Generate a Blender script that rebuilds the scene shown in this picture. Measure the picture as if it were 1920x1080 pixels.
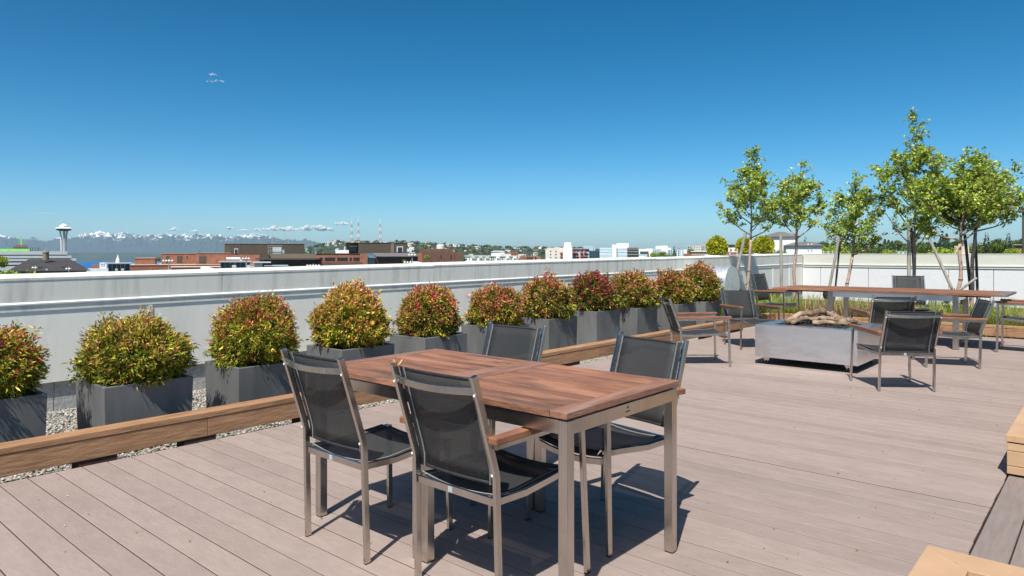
import bpy, bmesh, math, random
import numpy as np
from mathutils import Vector, Matrix, noise
random.seed(7); RNG = np.random.default_rng(11)
scn = bpy.context.scene
for o in list(bpy.data.objects): bpy.data.objects.remove(o)
COL = scn.collection
R = math.radians
# ------------------------------------------------------------------ camera
YAW = R(41.0); FPX = 1305.0; HZ = 475.0; EYE = 1.30
cam_d = bpy.data.cameras.new('camera'); cam = bpy.data.objects.new('camera', cam_d); COL.objects.link(cam)
cam.location = (0, 0, EYE); cam.rotation_euler = (R(90), 0, YAW)
cam_d.sensor_width = 36; cam_d.lens = FPX / 1920 * 36
cam_d.shift_y = -65 / 1920; cam_d.clip_start = .05; cam_d.clip_end = 200000
scn.camera = cam
# ------------------------------------------------------------------ sky and sun
SUN_EL = R(56); SUN_AZ = math.atan2(.358, -.934)
w = bpy.data.worlds.new('World'); scn.world = w; w.use_nodes = True
wn, wl = w.node_tree.nodes, w.node_tree.links
wn.clear()
wo = wn.new('ShaderNodeOutputWorld'); wb = wn.new('ShaderNodeBackground'); sk = wn.new('ShaderNodeTexSky')
sk.sky_type = 'NISHITA'; sk.sun_disc = False; sk.sun_elevation = SUN_EL; sk.sun_rotation = SUN_AZ
sk.altitude = 100; sk.air_density = .6; sk.dust_density = 1.1; sk.ozone_density = 2.0
hs = wn.new('ShaderNodeHueSaturation'); hs.inputs['Saturation'].default_value = 1.32; hs.inputs['Value'].default_value = 1.0
hs.inputs['Hue'].default_value = .488
gm = wn.new('ShaderNodeMix'); gm.data_type = 'RGBA'; gm.blend_type = 'MULTIPLY'; gm.inputs[0].default_value = 1; gm.inputs[7].default_value = (1.08, 1.1, 1.04, 1)
wl.new(sk.outputs[0], gm.inputs[6]); gg = wn.new('ShaderNodeGamma'); gg.inputs['Gamma'].default_value = 1.28; wl.new(gm.outputs[2], gg.inputs[0]); wl.new(gg.outputs[0], hs.inputs['Color'])
wl.new(hs.outputs[0], wb.inputs[0]); wl.new(wb.outputs[0], wo.inputs[0])
wb.inputs[1].default_value = .066
sl = bpy.data.lights.new('sun', 'SUN'); sl.energy = 5.0; sl.angle = R(.5); sl.color = (1, .95, .87)
so = bpy.data.objects.new('sun', sl); COL.objects.link(so)
sd = Vector((-.358 * math.cos(SUN_EL), .934 * math.cos(SUN_EL), -math.sin(SUN_EL)))
so.rotation_euler = sd.to_track_quat('-Z', 'Y').to_euler(); so.location = (3, -9, 14)
vs = scn.view_settings; vs.view_transform = 'Standard'; vs.look = 'None'; vs.exposure = .38; vs.gamma = 1
vs.use_curve_mapping = False
scn.render.engine = 'CYCLES'
scn.cycles.max_bounces = 8; scn.cycles.transparent_max_bounces = 16; scn.cycles.volume_bounces = 1
# ------------------------------------------------------------------ helpers
CA, SA = math.cos(YAW), math.sin(YAW)
def W(X, Y, z=0):  # camera ground frame (right, forward) to world
    return Vector((X * CA - Y * SA, X * SA + Y * CA, z))
def GP(u, v, z=0):  # point on the plane z seen in direction (u, v)
    Y = FPX * (EYE - z) / (v - HZ); return W((u - 960) / FPX * Y, Y, z)
def AT(u, y, z=0):  # point at world y in the bearing u
    k = (u - 960) / FPX; x = y * (k * CA - SA) / (CA + k * SA); return Vector((x, y, z))
class MB:
    def __init__(s): s.v = []; s.f = []
    def add(s, vs, fs):
        o = len(s.v); s.v += [tuple(p) for p in vs]; s.f += [tuple(i + o for i in f) for f in fs]; return s
    def box(s, x0, x1, y0, y1, z0, z1):
        return s.add([(x0,y0,z0),(x1,y0,z0),(x1,y1,z0),(x0,y1,z0),(x0,y0,z1),(x1,y0,z1),(x1,y1,z1),(x0,y1,z1)],
                     [(3,2,1,0),(4,5,6,7),(0,1,5,4),(1,2,6,5),(2,3,7,6),(3,0,4,7)])
    def hexa(s, p):  # eight corners in box order
        return s.add(p, [(3,2,1,0),(4,5,6,7),(0,1,5,4),(1,2,6,5),(2,3,7,6),(3,0,4,7)])
    def bar(s, pts, a, b, up=(0, 0, 1)):  # rectangular bar along a path: a across, b along up
        pts = [Vector(p) for p in pts]; n = len(pts); rings = []
        for i, p in enumerate(pts):
            if i == 0: d = pts[1] - p
            elif i == n - 1: d = p - pts[-2]
            else: d = (pts[i + 1] - p).normalized() + (p - pts[i - 1]).normalized()
            d.normalize(); sd_ = d.cross(Vector(up))
            if sd_.length < 1e-4: sd_ = Vector((1, 0, 0))
            sd_.normalize(); u_ = sd_.cross(d).normalized()
            m = 1.0
            if 0 < i < n - 1:
                c = max(.5, d.dot((pts[i + 1] - p).normalized())); m = 1 / c
            rings.append([p + sd_ * a / 2 * sx * 1 + u_ * b / 2 * su * m for sx, su in ((-1,-1),(1,-1),(1,1),(-1,1))])
        vs_ = [q for r in rings for q in r]; fs = []
        for i in range(n - 1):
            for k in range(4): fs.append((i*4+k, i*4+(k+1)%4, (i+1)*4+(k+1)%4, (i+1)*4+k))
        fs.append((3,2,1,0)); fs.append(tuple((n-1)*4+k for k in range(4)))
        return s.add(vs_, fs)
    def tube(s, pts, rad, n=6, cap=True):
        pts = [Vector(p) for p in pts]; m = len(pts)
        if not hasattr(rad, '__len__'): rad = [rad] * m
        ref = Vector((.31, .17, .93)); vs_ = []; fs = []
        for i, p in enumerate(pts):
            d = (pts[min(i+1, m-1)] - pts[max(i-1, 0)]).normalized()
            a = d.cross(ref if abs(d.dot(ref)) < .95 else Vector((1, 0, 0))).normalized(); b = d.cross(a)
            for k in range(n):
                t = 2 * math.pi * k / n; vs_.append(p + (a * math.cos(t) + b * math.sin(t)) * rad[i])
        for i in range(m - 1):
            for k in range(n): fs.append((i*n+k, i*n+(k+1)%n, (i+1)*n+(k+1)%n, (i+1)*n+k))
        if cap: fs.append(tuple(range(n))[::-1]); fs.append(tuple((m-1)*n+k for k in range(n)))
        return s.add(vs_, fs)
    def lathe(s, prof, n=20, c=(0, 0)):  # list of (r, z)
        vs_ = []; fs = []; m = len(prof)
        for r, z in prof:
            for k in range(n):
                t = 2*math.pi*k/n; vs_.append((c[0]+r*math.cos(t), c[1]+r*math.sin(t), z))
        for i in range(m-1):
            for k in range(n): fs.append((i*n+k, i*n+(k+1)%n, (i+1)*n+(k+1)%n, (i+1)*n+k))
        fs.append(tuple(range(n))[::-1]); fs.append(tuple((m-1)*n+k for k in range(n)))
        return s.add(vs_, fs)
    def mesh(s, name, mat, smooth=False):
        me = bpy.data.meshes.new(name); me.from_pydata(s.v, [], s.f); me.materials.append(mat)
        bm = bmesh.new(); bm.from_mesh(me); bmesh.ops.recalc_face_normals(bm, faces=bm.faces); bm.to_mesh(me); bm.free()
        if smooth:
            for p in me.polygons: p.use_smooth = True
        return me
def link(name, me, parent=None, loc=None, rz=None, bevel=0):
    o = bpy.data.objects.new(name, me); COL.objects.link(o)
    if parent: o.parent = parent
    if loc is not None: o.location = loc
    if rz is not None: o.rotation_euler = (0, 0, rz)
    if bevel:
        m = o.modifiers.new('bevel', 'BEVEL'); m.width = bevel; m.segments = 2; m.limit_method = 'ANGLE'; m.angle_limit = R(40)
    return o
def part(name, mb, mat, parent=None, bevel=0, smooth=False, loc=None, rz=None):
    return link(name, mb.mesh(name, mat, smooth), parent, loc, rz, bevel)
def tag(o, label, cat=None, group=None, kind=None):
    o['label'] = label
    if cat: o['category'] = cat
    if group: o['group'] = group
    if kind: o['kind'] = kind
    return o
def struct(o, label=None):
    o['kind'] = 'structure'
    if label: o['label'] = label
    return o
def empty(name, loc=(0, 0, 0), rz=0):
    o = bpy.data.objects.new(name, None); COL.objects.link(o); o.location = loc; o.rotation_euler = (0, 0, rz)
    o.empty_display_size = .1; return o
# ------------------------------------------------------------------ materials
def newmat(name):
    m = bpy.data.materials.new(name); m.use_nodes = True; nt = m.node_tree; nt.nodes.clear()
    out = nt.nodes.new('ShaderNodeOutputMaterial'); b = nt.nodes.new('ShaderNodeBsdfPrincipled')
    nt.links.new(b.outputs[0], out.inputs[0]); return m, nt, b, out
def c4(c): return (c[0], c[1], c[2], 1)
def pm(name, c1, c2=None, scale=8, rough=.7, metal=0, bump=0, bscale=None, stretch=(1, 1, 1), rand=0, detail=5,
       dirt=None, dscale=2.0, damt=.5, spec=.4, lo=.35, hi=.65, rvar=0):
    m, nt, b, out = newmat(name); N, L = nt.nodes, nt.links
    b.inputs['Roughness'].default_value = rough; b.inputs['Metallic'].default_value = metal
    b.inputs['Specular IOR Level'].default_value = spec
    tc = N.new('ShaderNodeTexCoord'); mp = N.new('ShaderNodeMapping'); mp.inputs['Scale'].default_value = stretch
    L.new(tc.outputs['Object'], mp.inputs[0])
    oi = N.new('ShaderNodeObjectInfo')
    va = N.new('ShaderNodeVectorMath'); va.operation = 'ADD'
    cx = N.new('ShaderNodeCombineXYZ'); mu = N.new('ShaderNodeMath'); mu.operation = 'MULTIPLY'; mu.inputs[1].default_value = 37.0
    L.new(oi.outputs['Random'], mu.inputs[0]); L.new(mu.outputs[0], cx.inputs[0]); L.new(mu.outputs[0], cx.inputs[1]); L.new(mu.outputs[0], cx.inputs[2])
    L.new(mp.outputs[0], va.inputs[0])
    if rand: L.new(cx.outputs[0], va.inputs[1])
    nz = N.new('ShaderNodeTexNoise'); nz.inputs['Scale'].default_value = scale; nz.inputs['Detail'].default_value = detail
    L.new(va.outputs[0], nz.inputs['Vector'])
    c2 = c2 or c1
    rp = N.new('ShaderNodeValToRGB'); rp.color_ramp.elements[0].position = lo; rp.color_ramp.elements[1].position = hi
    rp.color_ramp.elements[0].color = c4(c1); rp.color_ramp.elements[1].color = c4(c2)
    L.new(nz.outputs['Fac'], rp.inputs[0]); col = rp.outputs[0]
    if dirt:
        n2 = N.new('ShaderNodeTexNoise'); n2.inputs['Scale'].default_value = dscale; n2.inputs['Detail'].default_value = 8
        n2.inputs['Roughness'].default_value = .65
        L.new(va.outputs[0], n2.inputs['Vector'])
        r2 = N.new('ShaderNodeMapRange'); r2.inputs[1].default_value = .5; r2.inputs[2].default_value = .72; r2.inputs[4].default_value = damt
        L.new(n2.outputs['Fac'], r2.inputs[0])
        mx = N.new('ShaderNodeMix'); mx.data_type = 'RGBA'; L.new(r2.outputs[0], mx.inputs[0]); L.new(col, mx.inputs[6]); mx.inputs[7].default_value = c4(dirt)
        col = mx.outputs[2]
    if rand:
        h = N.new('ShaderNodeHueSaturation'); mr = N.new('ShaderNodeMapRange'); mr.inputs[3].default_value = 1 - rand; mr.inputs[4].default_value = 1 + rand
        L.new(oi.outputs['Random'], mr.inputs[0]); L.new(mr.outputs[0], h.inputs['Value']); L.new(col, h.inputs['Color']); col = h.outputs[0]
    L.new(col, b.inputs['Base Color'])
    if rvar:
        mr2 = N.new('ShaderNodeMapRange'); mr2.inputs[3].default_value = rough - rvar; mr2.inputs[4].default_value = rough + rvar
        L.new(nz.outputs['Fac'], mr2.inputs[0]); L.new(mr2.outputs[0], b.inputs['Roughness'])
    if bump:
        nb = N.new('ShaderNodeTexNoise'); nb.inputs['Scale'].default_value = bscale or scale * 4; nb.inputs['Detail'].default_value = 6
        L.new(va.outputs[0], nb.inputs['Vector'])
        bp = N.new('ShaderNodeBump'); bp.inputs['Strength'].default_value = bump; bp.inputs['Distance'].default_value = .01
        L.new(nb.outputs['Fac'], bp.inputs['Height']); L.new(bp.outputs[0], b.inputs['Normal'])
    return m
def leafmat(name, trans=.35, rough=.5):
    m, nt, b, out = newmat(name); N, L = nt.nodes, nt.links
    at = N.new('ShaderNodeAttribute'); at.attribute_name = 'col'
    b.inputs['Roughness'].default_value = rough; b.inputs['Specular IOR Level'].default_value = .35
    tr = N.new('ShaderNodeBsdfTranslucent'); mx = N.new('ShaderNodeMixShader'); mx.inputs[0].default_value = trans
    L.new(at.outputs['Color'], b.inputs['Base Color']); L.new(at.outputs['Color'], tr.inputs[0])
    L.new(b.outputs[0], mx.inputs[1]); L.new(tr.outputs[0], mx.inputs[2]); L.new(mx.outputs[0], out.inputs[0]); return m
M = {}
M['deck'] = pm('deck_composite', (.285,.224,.198), (.312,.248,.220), 7, .8, bump=.3, bscale=22, stretch=(1, 1.9, 2), rand=.07, dirt=(.235,.190,.170), dscale=1.1, damt=.6, spec=.22)
M['deck_edge'] = pm('dirt_and_shade_board_edge', (.11,.068,.054), (.15,.095,.078), 8, .9)  # board sides: dirt plus the shade of the gaps, painted into one dark colour
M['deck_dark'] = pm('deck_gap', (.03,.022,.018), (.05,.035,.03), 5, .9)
M['roof_base'] = pm('roof_gravel_base', (.20,.19,.17), (.38,.36,.32), 60, .9, bump=.6, bscale=80)
M['timber'] = pm('tan_painted_timber', (.335,.182,.094), (.405,.228,.122), 6, .6, bump=.5, bscale=7, stretch=(6, 1, 6), rand=.1, dirt=(.18,.095,.05), dscale=2.4, damt=.7)
M['timber_x'] = pm('tan_painted_timber_crosswise', (.335,.182,.094), (.405,.228,.122), 6, .6, bump=.5, bscale=7, stretch=(1, 6, 6), rand=.1, dirt=(.18,.095,.05), dscale=2.4, damt=.7)
M['block_dark'] = pm('dark_wood_block', (.06,.03,.02), (.10,.05,.035), 6, .8)
M['wall'] = pm('pale_painted_siding', (.80,.79,.715), (.83,.82,.75), 3, .6, bump=.25, bscale=14, stretch=(1, 1, .25), dirt=(.62,.625,.575), dscale=1.6, damt=.5)
M['coping'] = pm('pale_metal_coping', (.76,.745,.67), (.795,.78,.71), 4, .5, bump=.06, bscale=3, stretch=(3, 3, .3), dirt=(.44,.44,.40), dscale=2.2, damt=.8)
M['lip'] = pm('white_flashing', (.70,.72,.70), (.76,.77,.74), 5, .45)
M['coping_beige'] = pm('weathered_beige_coping', (.55,.55,.48), (.60,.60,.53), 4, .6, bump=.1, bscale=5, stretch=(.5, .5, 2), dirt=(.42,.42,.35), dscale=2.0, damt=.5)
M['plaster'] = pm('white_stone_panel', (.60,.615,.615), (.70,.71,.71), 40, .85, bump=.4, bscale=60, dirt=(.55,.57,.57), dscale=6, damt=.5)
M['cmu'] = pm('grey_concrete_block', (.33,.34,.34), (.44,.45,.45), 30, .9, bump=.6, bscale=50, dirt=(.12,.12,.12), dscale=6, damt=.5, rand=.06)
M['planter'] = pm('charcoal_fibre_cement', (.10,.103,.104), (.135,.138,.138), 7, .65, bump=.12, bscale=16, stretch=(1, 1, .3), rand=.09, dirt=(.19,.193,.19), dscale=2.2, damt=.4)
M['soil'] = pm('dark_soil', (.02,.014,.01), (.05,.035,.025), 30, .95, bump=.8)
M['steel'] = pm('brushed_stainless', (.53,.50,.46), (.60,.57,.53), 6, .25, metal=1, stretch=(2, 2, .8), rvar=.07, dirt=(.36,.33,.30), dscale=4, damt=.5)
M['steel_box'] = pm('brushed_steel_sheet', (.80,.81,.82), (.85,.86,.87), 4, .33, metal=1, stretch=(1, 1, 3), rvar=.06, dirt=(.45,.44,.43), dscale=3, damt=.4)
M['galv'] = pm('galvanised_sheet', (.60,.64,.67), (.74,.77,.79), 14, .45, metal=.75, dirt=(.45,.5,.52), dscale=6)
M['teak'] = pm('weathered_brown_hardwood', (.205,.086,.045), (.315,.148,.085), 4, .62, bump=.6, bscale=16, stretch=(1, 4, 4), rand=.22, dirt=(.075,.050,.040), dscale=2.2, damt=.95)
M['teak_y'] = pm('weathered_brown_hardwood_crosswise', (.185,.085,.052), (.285,.145,.092), 5, .55, bump=.4, bscale=22, stretch=(9, 1, 9), rand=.16, dirt=(.34,.25,.20), dscale=3.2, damt=.55)
M['umber_w'] = pm('greyed_hardwood', (.15,.12,.115), (.21,.175,.165), 6, .6, stretch=(9, 1, 9))
M['arm'] = pm('oiled_hardwood_arm', (.19,.082,.045), (.29,.13,.072), 8, .5, stretch=(9, 1, 9), bump=.3, bscale=20)
M['black'] = pm('black_plastic', (.012,.012,.013), (.02,.02,.02), 10, .5)
M['stitch'] = pm('pale_stitching', (.34,.36,.37), (.42,.44,.45), 40, .8)
M['lava'] = pm('black_lava_gravel', (.015,.014,.014), (.05,.047,.045), 40, .95, bump=1, bscale=50)
M['log'] = pm('pale_ceramic_log_bark', (.12,.075,.05), (.40,.29,.20), 9, .9, bump=.9, bscale=16, stretch=(1, 1, 1), dirt=(.03,.022,.018), dscale=5, damt=.9, rand=.1)
M['bark'] = pm('young_pinkish_bark', (.34,.22,.17), (.50,.37,.30), 10, .85, stretch=(1, 1, 2.5), bump=.5, bscale=20, dirt=(.10,.075,.06), dscale=5, damt=.6)
M['twig'] = pm('dark_twig_bark', (.06,.045,.035), (.13,.095,.075), 10, .85)
M['stake'] = pm('grey_weathered_stake', (.25,.23,.19), (.40,.37,.32), 6, .9, stretch=(6, 6, .6), bump=.5, bscale=20, dirt=(.10,.09,.08), dscale=4)
M['stake_dark'] = pm('dark_weathered_stake', (.05,.045,.04), (.10,.09,.08), 6, .9, stretch=(6, 6, .6))
M['leaf'] = leafmat('leaf', .35); M['shrub_leaf'] = leafmat('shrub_leaf', .3); M['far_leaf'] = leafmat('far_leaf', .15, .8)
M['deadleaf'] = pm('dry_orange_leaf', (.40,.19,.06), (.50,.26,.10), 30, .7)
M['tie'] = pm('red_tie', (.20,.04,.035), (.26,.06,.05), 30, .7)
def slingmat():
    m, nt, b, out = newmat('black_sling_mesh'); N, L = nt.nodes, nt.links
    b.inputs['Roughness'].default_value = .62; b.inputs['Specular IOR Level'].default_value = .3
    tc = N.new('ShaderNodeTexCoord')
    nz = N.new('ShaderNodeTexNoise'); nz.inputs['Scale'].default_value = 420; nz.inputs['Detail'].default_value = 1
    mp = N.new('ShaderNodeMapping'); mp.inputs['Scale'].default_value = (1, .25, .25); L.new(tc.outputs['Object'], mp.inputs[0]); L.new(mp.outputs[0], nz.inputs['Vector'])
    rp = N.new('ShaderNodeValToRGB'); rp.color_ramp.elements[0].position = .38; rp.color_ramp.elements[1].position = .68
    rp.color_ramp.elements[0].color = (.031,.033,.035,1); rp.color_ramp.elements[1].color = (.045,.047,.049,1)
    L.new(nz.outputs['Fac'], rp.inputs[0]); L.new(rp.outputs[0], b.inputs['Base Color'])
    t = N.new('ShaderNodeBsdfTransparent'); mx = N.new('ShaderNodeMixShader'); mx.inputs[0].default_value = .20
    L.new(b.outputs[0], mx.inputs[1]); L.new(t.outputs[0], mx.inputs[2]); L.new(mx.outputs[0], out.inputs[0]); return m
M['sling'] = slingmat()
M['sling_hem'] = pm('black_sling_hem', (.016,.018,.021), (.035,.038,.042), 90, .6)
def stonemat():
    m, nt, b, out = newmat('pebble'); N, L = nt.nodes, nt.links
    g = N.new('ShaderNodeNewGeometry'); rp = N.new('ShaderNodeValToRGB'); e = rp.color_ramp.elements
    e[0].color = (.08,.085,.09,1); e[1].color = (.52,.50,.45,1)
    for p, c in ((.25,(.20,.21,.205,1)),(.5,(.36,.33,.28,1)),(.62,(.34,.23,.15,1)),(.75,(.40,.39,.36,1))):
        x = e.new(p); x.color = c
    L.new(g.outputs['Random Per Island'], rp.inputs[0]); L.new(rp.outputs[0], b.inputs['Base Color']); b.inputs['Roughness'].default_value = .8; return m
M['pebble'] = stonemat()
# ------------------------------------------------------------------ leaf cards (numpy)
def quads_mesh(name, P4, colors, mat):
    """P4: (N,4,3) quads, colors (N,3)"""
    n = len(P4); me = bpy.data.meshes.new(name)
    me.vertices.add(n * 4); me.loops.add(n * 4); me.polygons.add(n)
    me.vertices.foreach_set('co', P4.reshape(-1).astype(np.float32))
    me.loops.foreach_set('vertex_index', np.arange(n * 4, dtype=np.int32))
    me.polygons.foreach_set('loop_start', np.arange(0, n * 4, 4, dtype=np.int32))
    me.polygons.foreach_set('loop_total', np.full(n, 4, dtype=np.int32))
    a = me.color_attributes.new('col', 'FLOAT_COLOR', 'POINT')
    cc = np.ones((n, 4, 4), np.float32); cc[:, :, :3] = colors[:, None, :]
    a.data.foreach_set('color', cc.reshape(-1)); me.materials.append(mat); me.update(calc_edges=True); me.validate(); return me
def unit(a): return a / np.maximum(1e-9, np.linalg.norm(a, axis=1, keepdims=True))
def leaf_quads(pos, axis, length, width, fold=.25, curl=.0):
    n = len(pos); axis = unit(axis); r = RNG.normal(size=(n, 3)); side = unit(np.cross(axis, r)); nor = np.cross(side, axis)
    l = length[:, None]; wd = width[:, None]
    a = pos; mid = pos + axis * l * .45
    b = mid + side * wd * .5 + nor * wd * fold; d = mid - side * wd * .5 + nor * wd * fold
    c = pos + axis * l - nor * l * curl - np.array([0, 0, 1]) * l * curl
    return np.stack([a, b, c, d], 1)
def pal(n, cols, wts, jit=.15):
    wts = np.array(wts, float)
    if wts.ndim == 1:
        idx = RNG.choice(len(cols), n, p=wts / wts.sum())
    else:
        cw = np.cumsum(wts / wts.sum(1, keepdims=True), 1); idx = (RNG.random((n, 1)) > cw).sum(1).clip(0, len(cols) - 1)
    c = np.array(cols)[idx]; return np.clip(c * (1 + RNG.normal(size=(n, 1)) * jit + RNG.normal(size=(n, 3)) * jit * .4), .004, .95)
# ================================================================== THE ROOF: slab, deck, kerbs, walls
WX = -7.10; CY = 21.4                       # inner face of the left wall, inner face of the end wall
def rise(y): return .0067 * (y - 1.6)
def rise2(y): return .0094 * (y - 1.6)
rb = struct(part('roof_slab', MB().box(WX - .4, 9, -7, CY + .4, -24.5, -.10), M['roof_base']), 'gravelled flat roof under the deck')
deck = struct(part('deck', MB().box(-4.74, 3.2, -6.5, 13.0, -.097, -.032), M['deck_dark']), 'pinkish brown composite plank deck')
DX0, DX1 = -4.76, -.486
def board_mesh(wd, ln, axis, mat):
    mb = MB()
    if axis == 'x': mb.box(0, ln, 0, wd, -.026, 0)
    else: mb.box(0, wd, 0, ln, -.026, 0)
    me = mb.mesh('deck_board', mat)
    bm = bmesh.new(); bm.from_mesh(me); bmesh.ops.bevel(bm, geom=[e for e in bm.edges if all(abs(v.co.z) < 1e-5 for v in e.verts)], offset=.002, segments=1, affect='EDGES')
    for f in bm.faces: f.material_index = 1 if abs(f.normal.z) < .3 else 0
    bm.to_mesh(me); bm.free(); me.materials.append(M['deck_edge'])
    return me
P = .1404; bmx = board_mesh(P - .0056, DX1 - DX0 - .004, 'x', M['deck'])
y = 1.06 - 20 * P; k = 0
while y < 13.0 - .02:
    gap = .0095 if abs(y - 4.289) < .02 else .00325
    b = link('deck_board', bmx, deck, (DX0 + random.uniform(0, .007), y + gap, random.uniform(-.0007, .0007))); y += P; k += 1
M['deck_y'] = pm('deck_composite_lengthwise', (.205,.164,.146), (.240,.196,.176), 5, .78, bump=.35, bscale=30, stretch=(9, 1, 9), rand=.05, dirt=(.20,.18,.17), dscale=.8, damt=.5, spec=.25)
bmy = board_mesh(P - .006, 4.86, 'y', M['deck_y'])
for i in range(24):
    for j in range(4):
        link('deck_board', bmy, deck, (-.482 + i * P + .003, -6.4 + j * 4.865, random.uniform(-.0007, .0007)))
# timber kerbs -----------------------------------------------------
def kerb(name, label, x0, x1, ys, zb, zt, caps, faces, front=+1, capw=.14):
    """kerb along y; the visible face at x1"""
    k_ = empty(name, (x1, ys[0], 0)); tag(k_, label, 'kerb', 'timber kerbs around the deck')
    for a, b in zip(caps[:-1], caps[1:]):
        part('cap_board', MB().box(-capw, .004, a + .0015 - ys[0], b - .0015 - ys[0], zt - .038, zt), M['timber'], k_, .003)
    for a, b in zip(faces[:-1], faces[1:]):
        part('face_board', MB().box(-.038, 0, a + .0015 - ys[0], b - .0015 - ys[0], zb, zt - .041), M['timber'], k_, .003)
        part('back_board', MB().box(-capw + .004, -capw + .042, a + .0015 - ys[0], b - .0015 - ys[0], zb, zt - .041), M['timber'], k_)
    return k_
K1 = kerb('timber_kerb', 'long tan timber kerb between the planter row and the deck', -4.98, -4.84, (-6, 13.1), .012, .18,
          [-6, -2.4, .45, 3.02, 5.5, 8.0, 10.5, 13.1], [-6, -3, -.1, 2.30, 4.75, 7.2, 9.7, 13.1])
for yb in (.2, 1.60, 2.25, 3.15, 4.3, 5.5, 6.7, 7.9, 9.1, 10.3, 11.5, 12.7):
    part('support_block', MB().box(-.135, -.006, yb - .11 + 6, yb + .11 + 6, -.10, .0115), M['block_dark'], K1)
K2 = empty('timber_kerb', (-4.84, 13.1, 0)); tag(K2, 'tan timber kerb across the far end of the deck before the grasses', 'kerb', 'timber kerbs around the deck')
for a, b in ((.003, 2.4), (2.403, 4.8), (4.803, 7.6)):
    part('cap_board', MB().box(a, b, -.004, .136, .142, .18), M['timber_x'], K2, .003)
    part('face_board', MB().box(a - (.0 if a > 1 else -.002), b, 0, .038, .012, .139), M['timber_x'], K2, .003)
for xb in (.3, 1.5, 2.7, 3.9, 5.1, 6.3):
    part('support_block', MB().box(xb - .1, xb + .1, .006, .12, -.10, .0115), M['block_dark'], K2)
M['timber_pale'] = pm('pale_tan_painted_timber', (.45,.285,.165), (.50,.32,.19), 6, .6, bump=.15, bscale=7, rand=.05, dirt=(.36,.22,.125), dscale=2.4, damt=.4)
def frame_box(label, x0, y0, x1, y1, zt):
    k_ = empty('raised_bed_frame', (x0, y0, 0)); tag(k_, label, 'kerb', 'raised timber bed frames at the right')
    lx, ly, wv = x1 - x0, y1 - y0, .145
    def mit(p): return MB().hexa([(a, b, zt - .038) for a, b in p] + [(a, b, zt) for a, b in p])
    part('cap_board', mit([(0, 0), (lx, 0), (lx - wv, wv), (wv, wv)]), M['timber_pale'], k_, .002)
    part('cap_board', mit([(0, .002), (wv - .001, wv + .001), (wv - .001, ly - wv), (0, ly)]), M['timber_pale'], k_, .002)
    part('cap_board', mit([(wv, ly - wv), (lx - wv, ly - wv), (lx, ly), (0, ly + .002)]), M['timber_pale'], k_, .002)
    part('cap_board', mit([(lx - wv + .001, wv + .001), (lx, .002), (lx, ly), (lx - wv + .001, ly - wv)]), M['timber_pale'], k_, .002)
    zs = [.014, .062, .150, zt - .042] if zt > .2 else [.014, zt - .042]
    for a, b in zip(zs[:-1], zs[1:]):
        part('side_board', MB().box(.004, lx - .004, .006, .044, a, b - .003), M['timber_pale'], k_, .003)
        part('side_board', MB().box(.004, lx - .004, ly - .044, ly - .006, a, b - .003), M['timber_pale'], k_, .003)
        part('side_board', MB().box(.004, .044, .046, ly - .046, a, b - .003), M['timber_pale'], k_, .003)
        part('side_board', MB().box(lx - .044, lx - .004, .046, ly - .046, a, b - .003), M['timber_pale'], k_, .003)
    for zz in (.045, .085, .115, .17):
        part('screw_head', MB().tube([(.10, .0062, zz), (.10, .003, zz)], .005, 8), M['black'], k_)
    part('soil_fill', MB().box(.045, lx - .045, .045, ly - .045, .014, .10), M['soil'], k_)
    return k_
frame_box('near tan timber bed frame with mitred cap corner, beside the deck', -.52, .4, 2.9, 2.90, .24)
frame_box('tan timber bed frame with stacked boards and screws, right edge of deck', -.49, 4.96, 2.9, 11.5, .24)
# parapet along the left -------------------------------------------
pw = empty('parapet_wall', (WX, 0, 0)); tag(pw, 'long pale grey parapet wall behind the planter boxes', 'wall')
def prism(prof, y0, y1):
    """prof(y) -> list of (x,z); extruded from y0 to y1"""
    a, b = prof(y0), prof(y1); n = len(a); mb = MB()
    vs_ = [(x, y0, z) for x, z in a] + [(x, y1, z) for x, z in b]
    fs = [(i, (i + 1) % n, (i + 1) % n + n, i + n) for i in range(n)] + [tuple(range(n))[::-1], tuple(range(n, 2 * n))]
    return mb.add(vs_, fs)
ZL = lambda y: .865 + rise(y)
ZT = lambda y: 1.093 + rise2(y)
ZS = lambda y: .16 + rise(y) * .5
yy = -4.0; i = 0
while yy < CY - .01:                                    # concrete block base
    y1 = min(yy + .40, CY)
    part('concrete_block', MB().box(-.2, -.035, yy + .004, y1 - .004, -.10, ZS(yy) + .02), M['cmu'], pw, .004); yy += .40
part('core', prism(lambda y: [(-.30, -.1), (-.042, -.1), (-.042, ZT(y) - .06), (-.30, ZT(y) - .04)], -4, CY), M['cmu'], pw)
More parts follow.
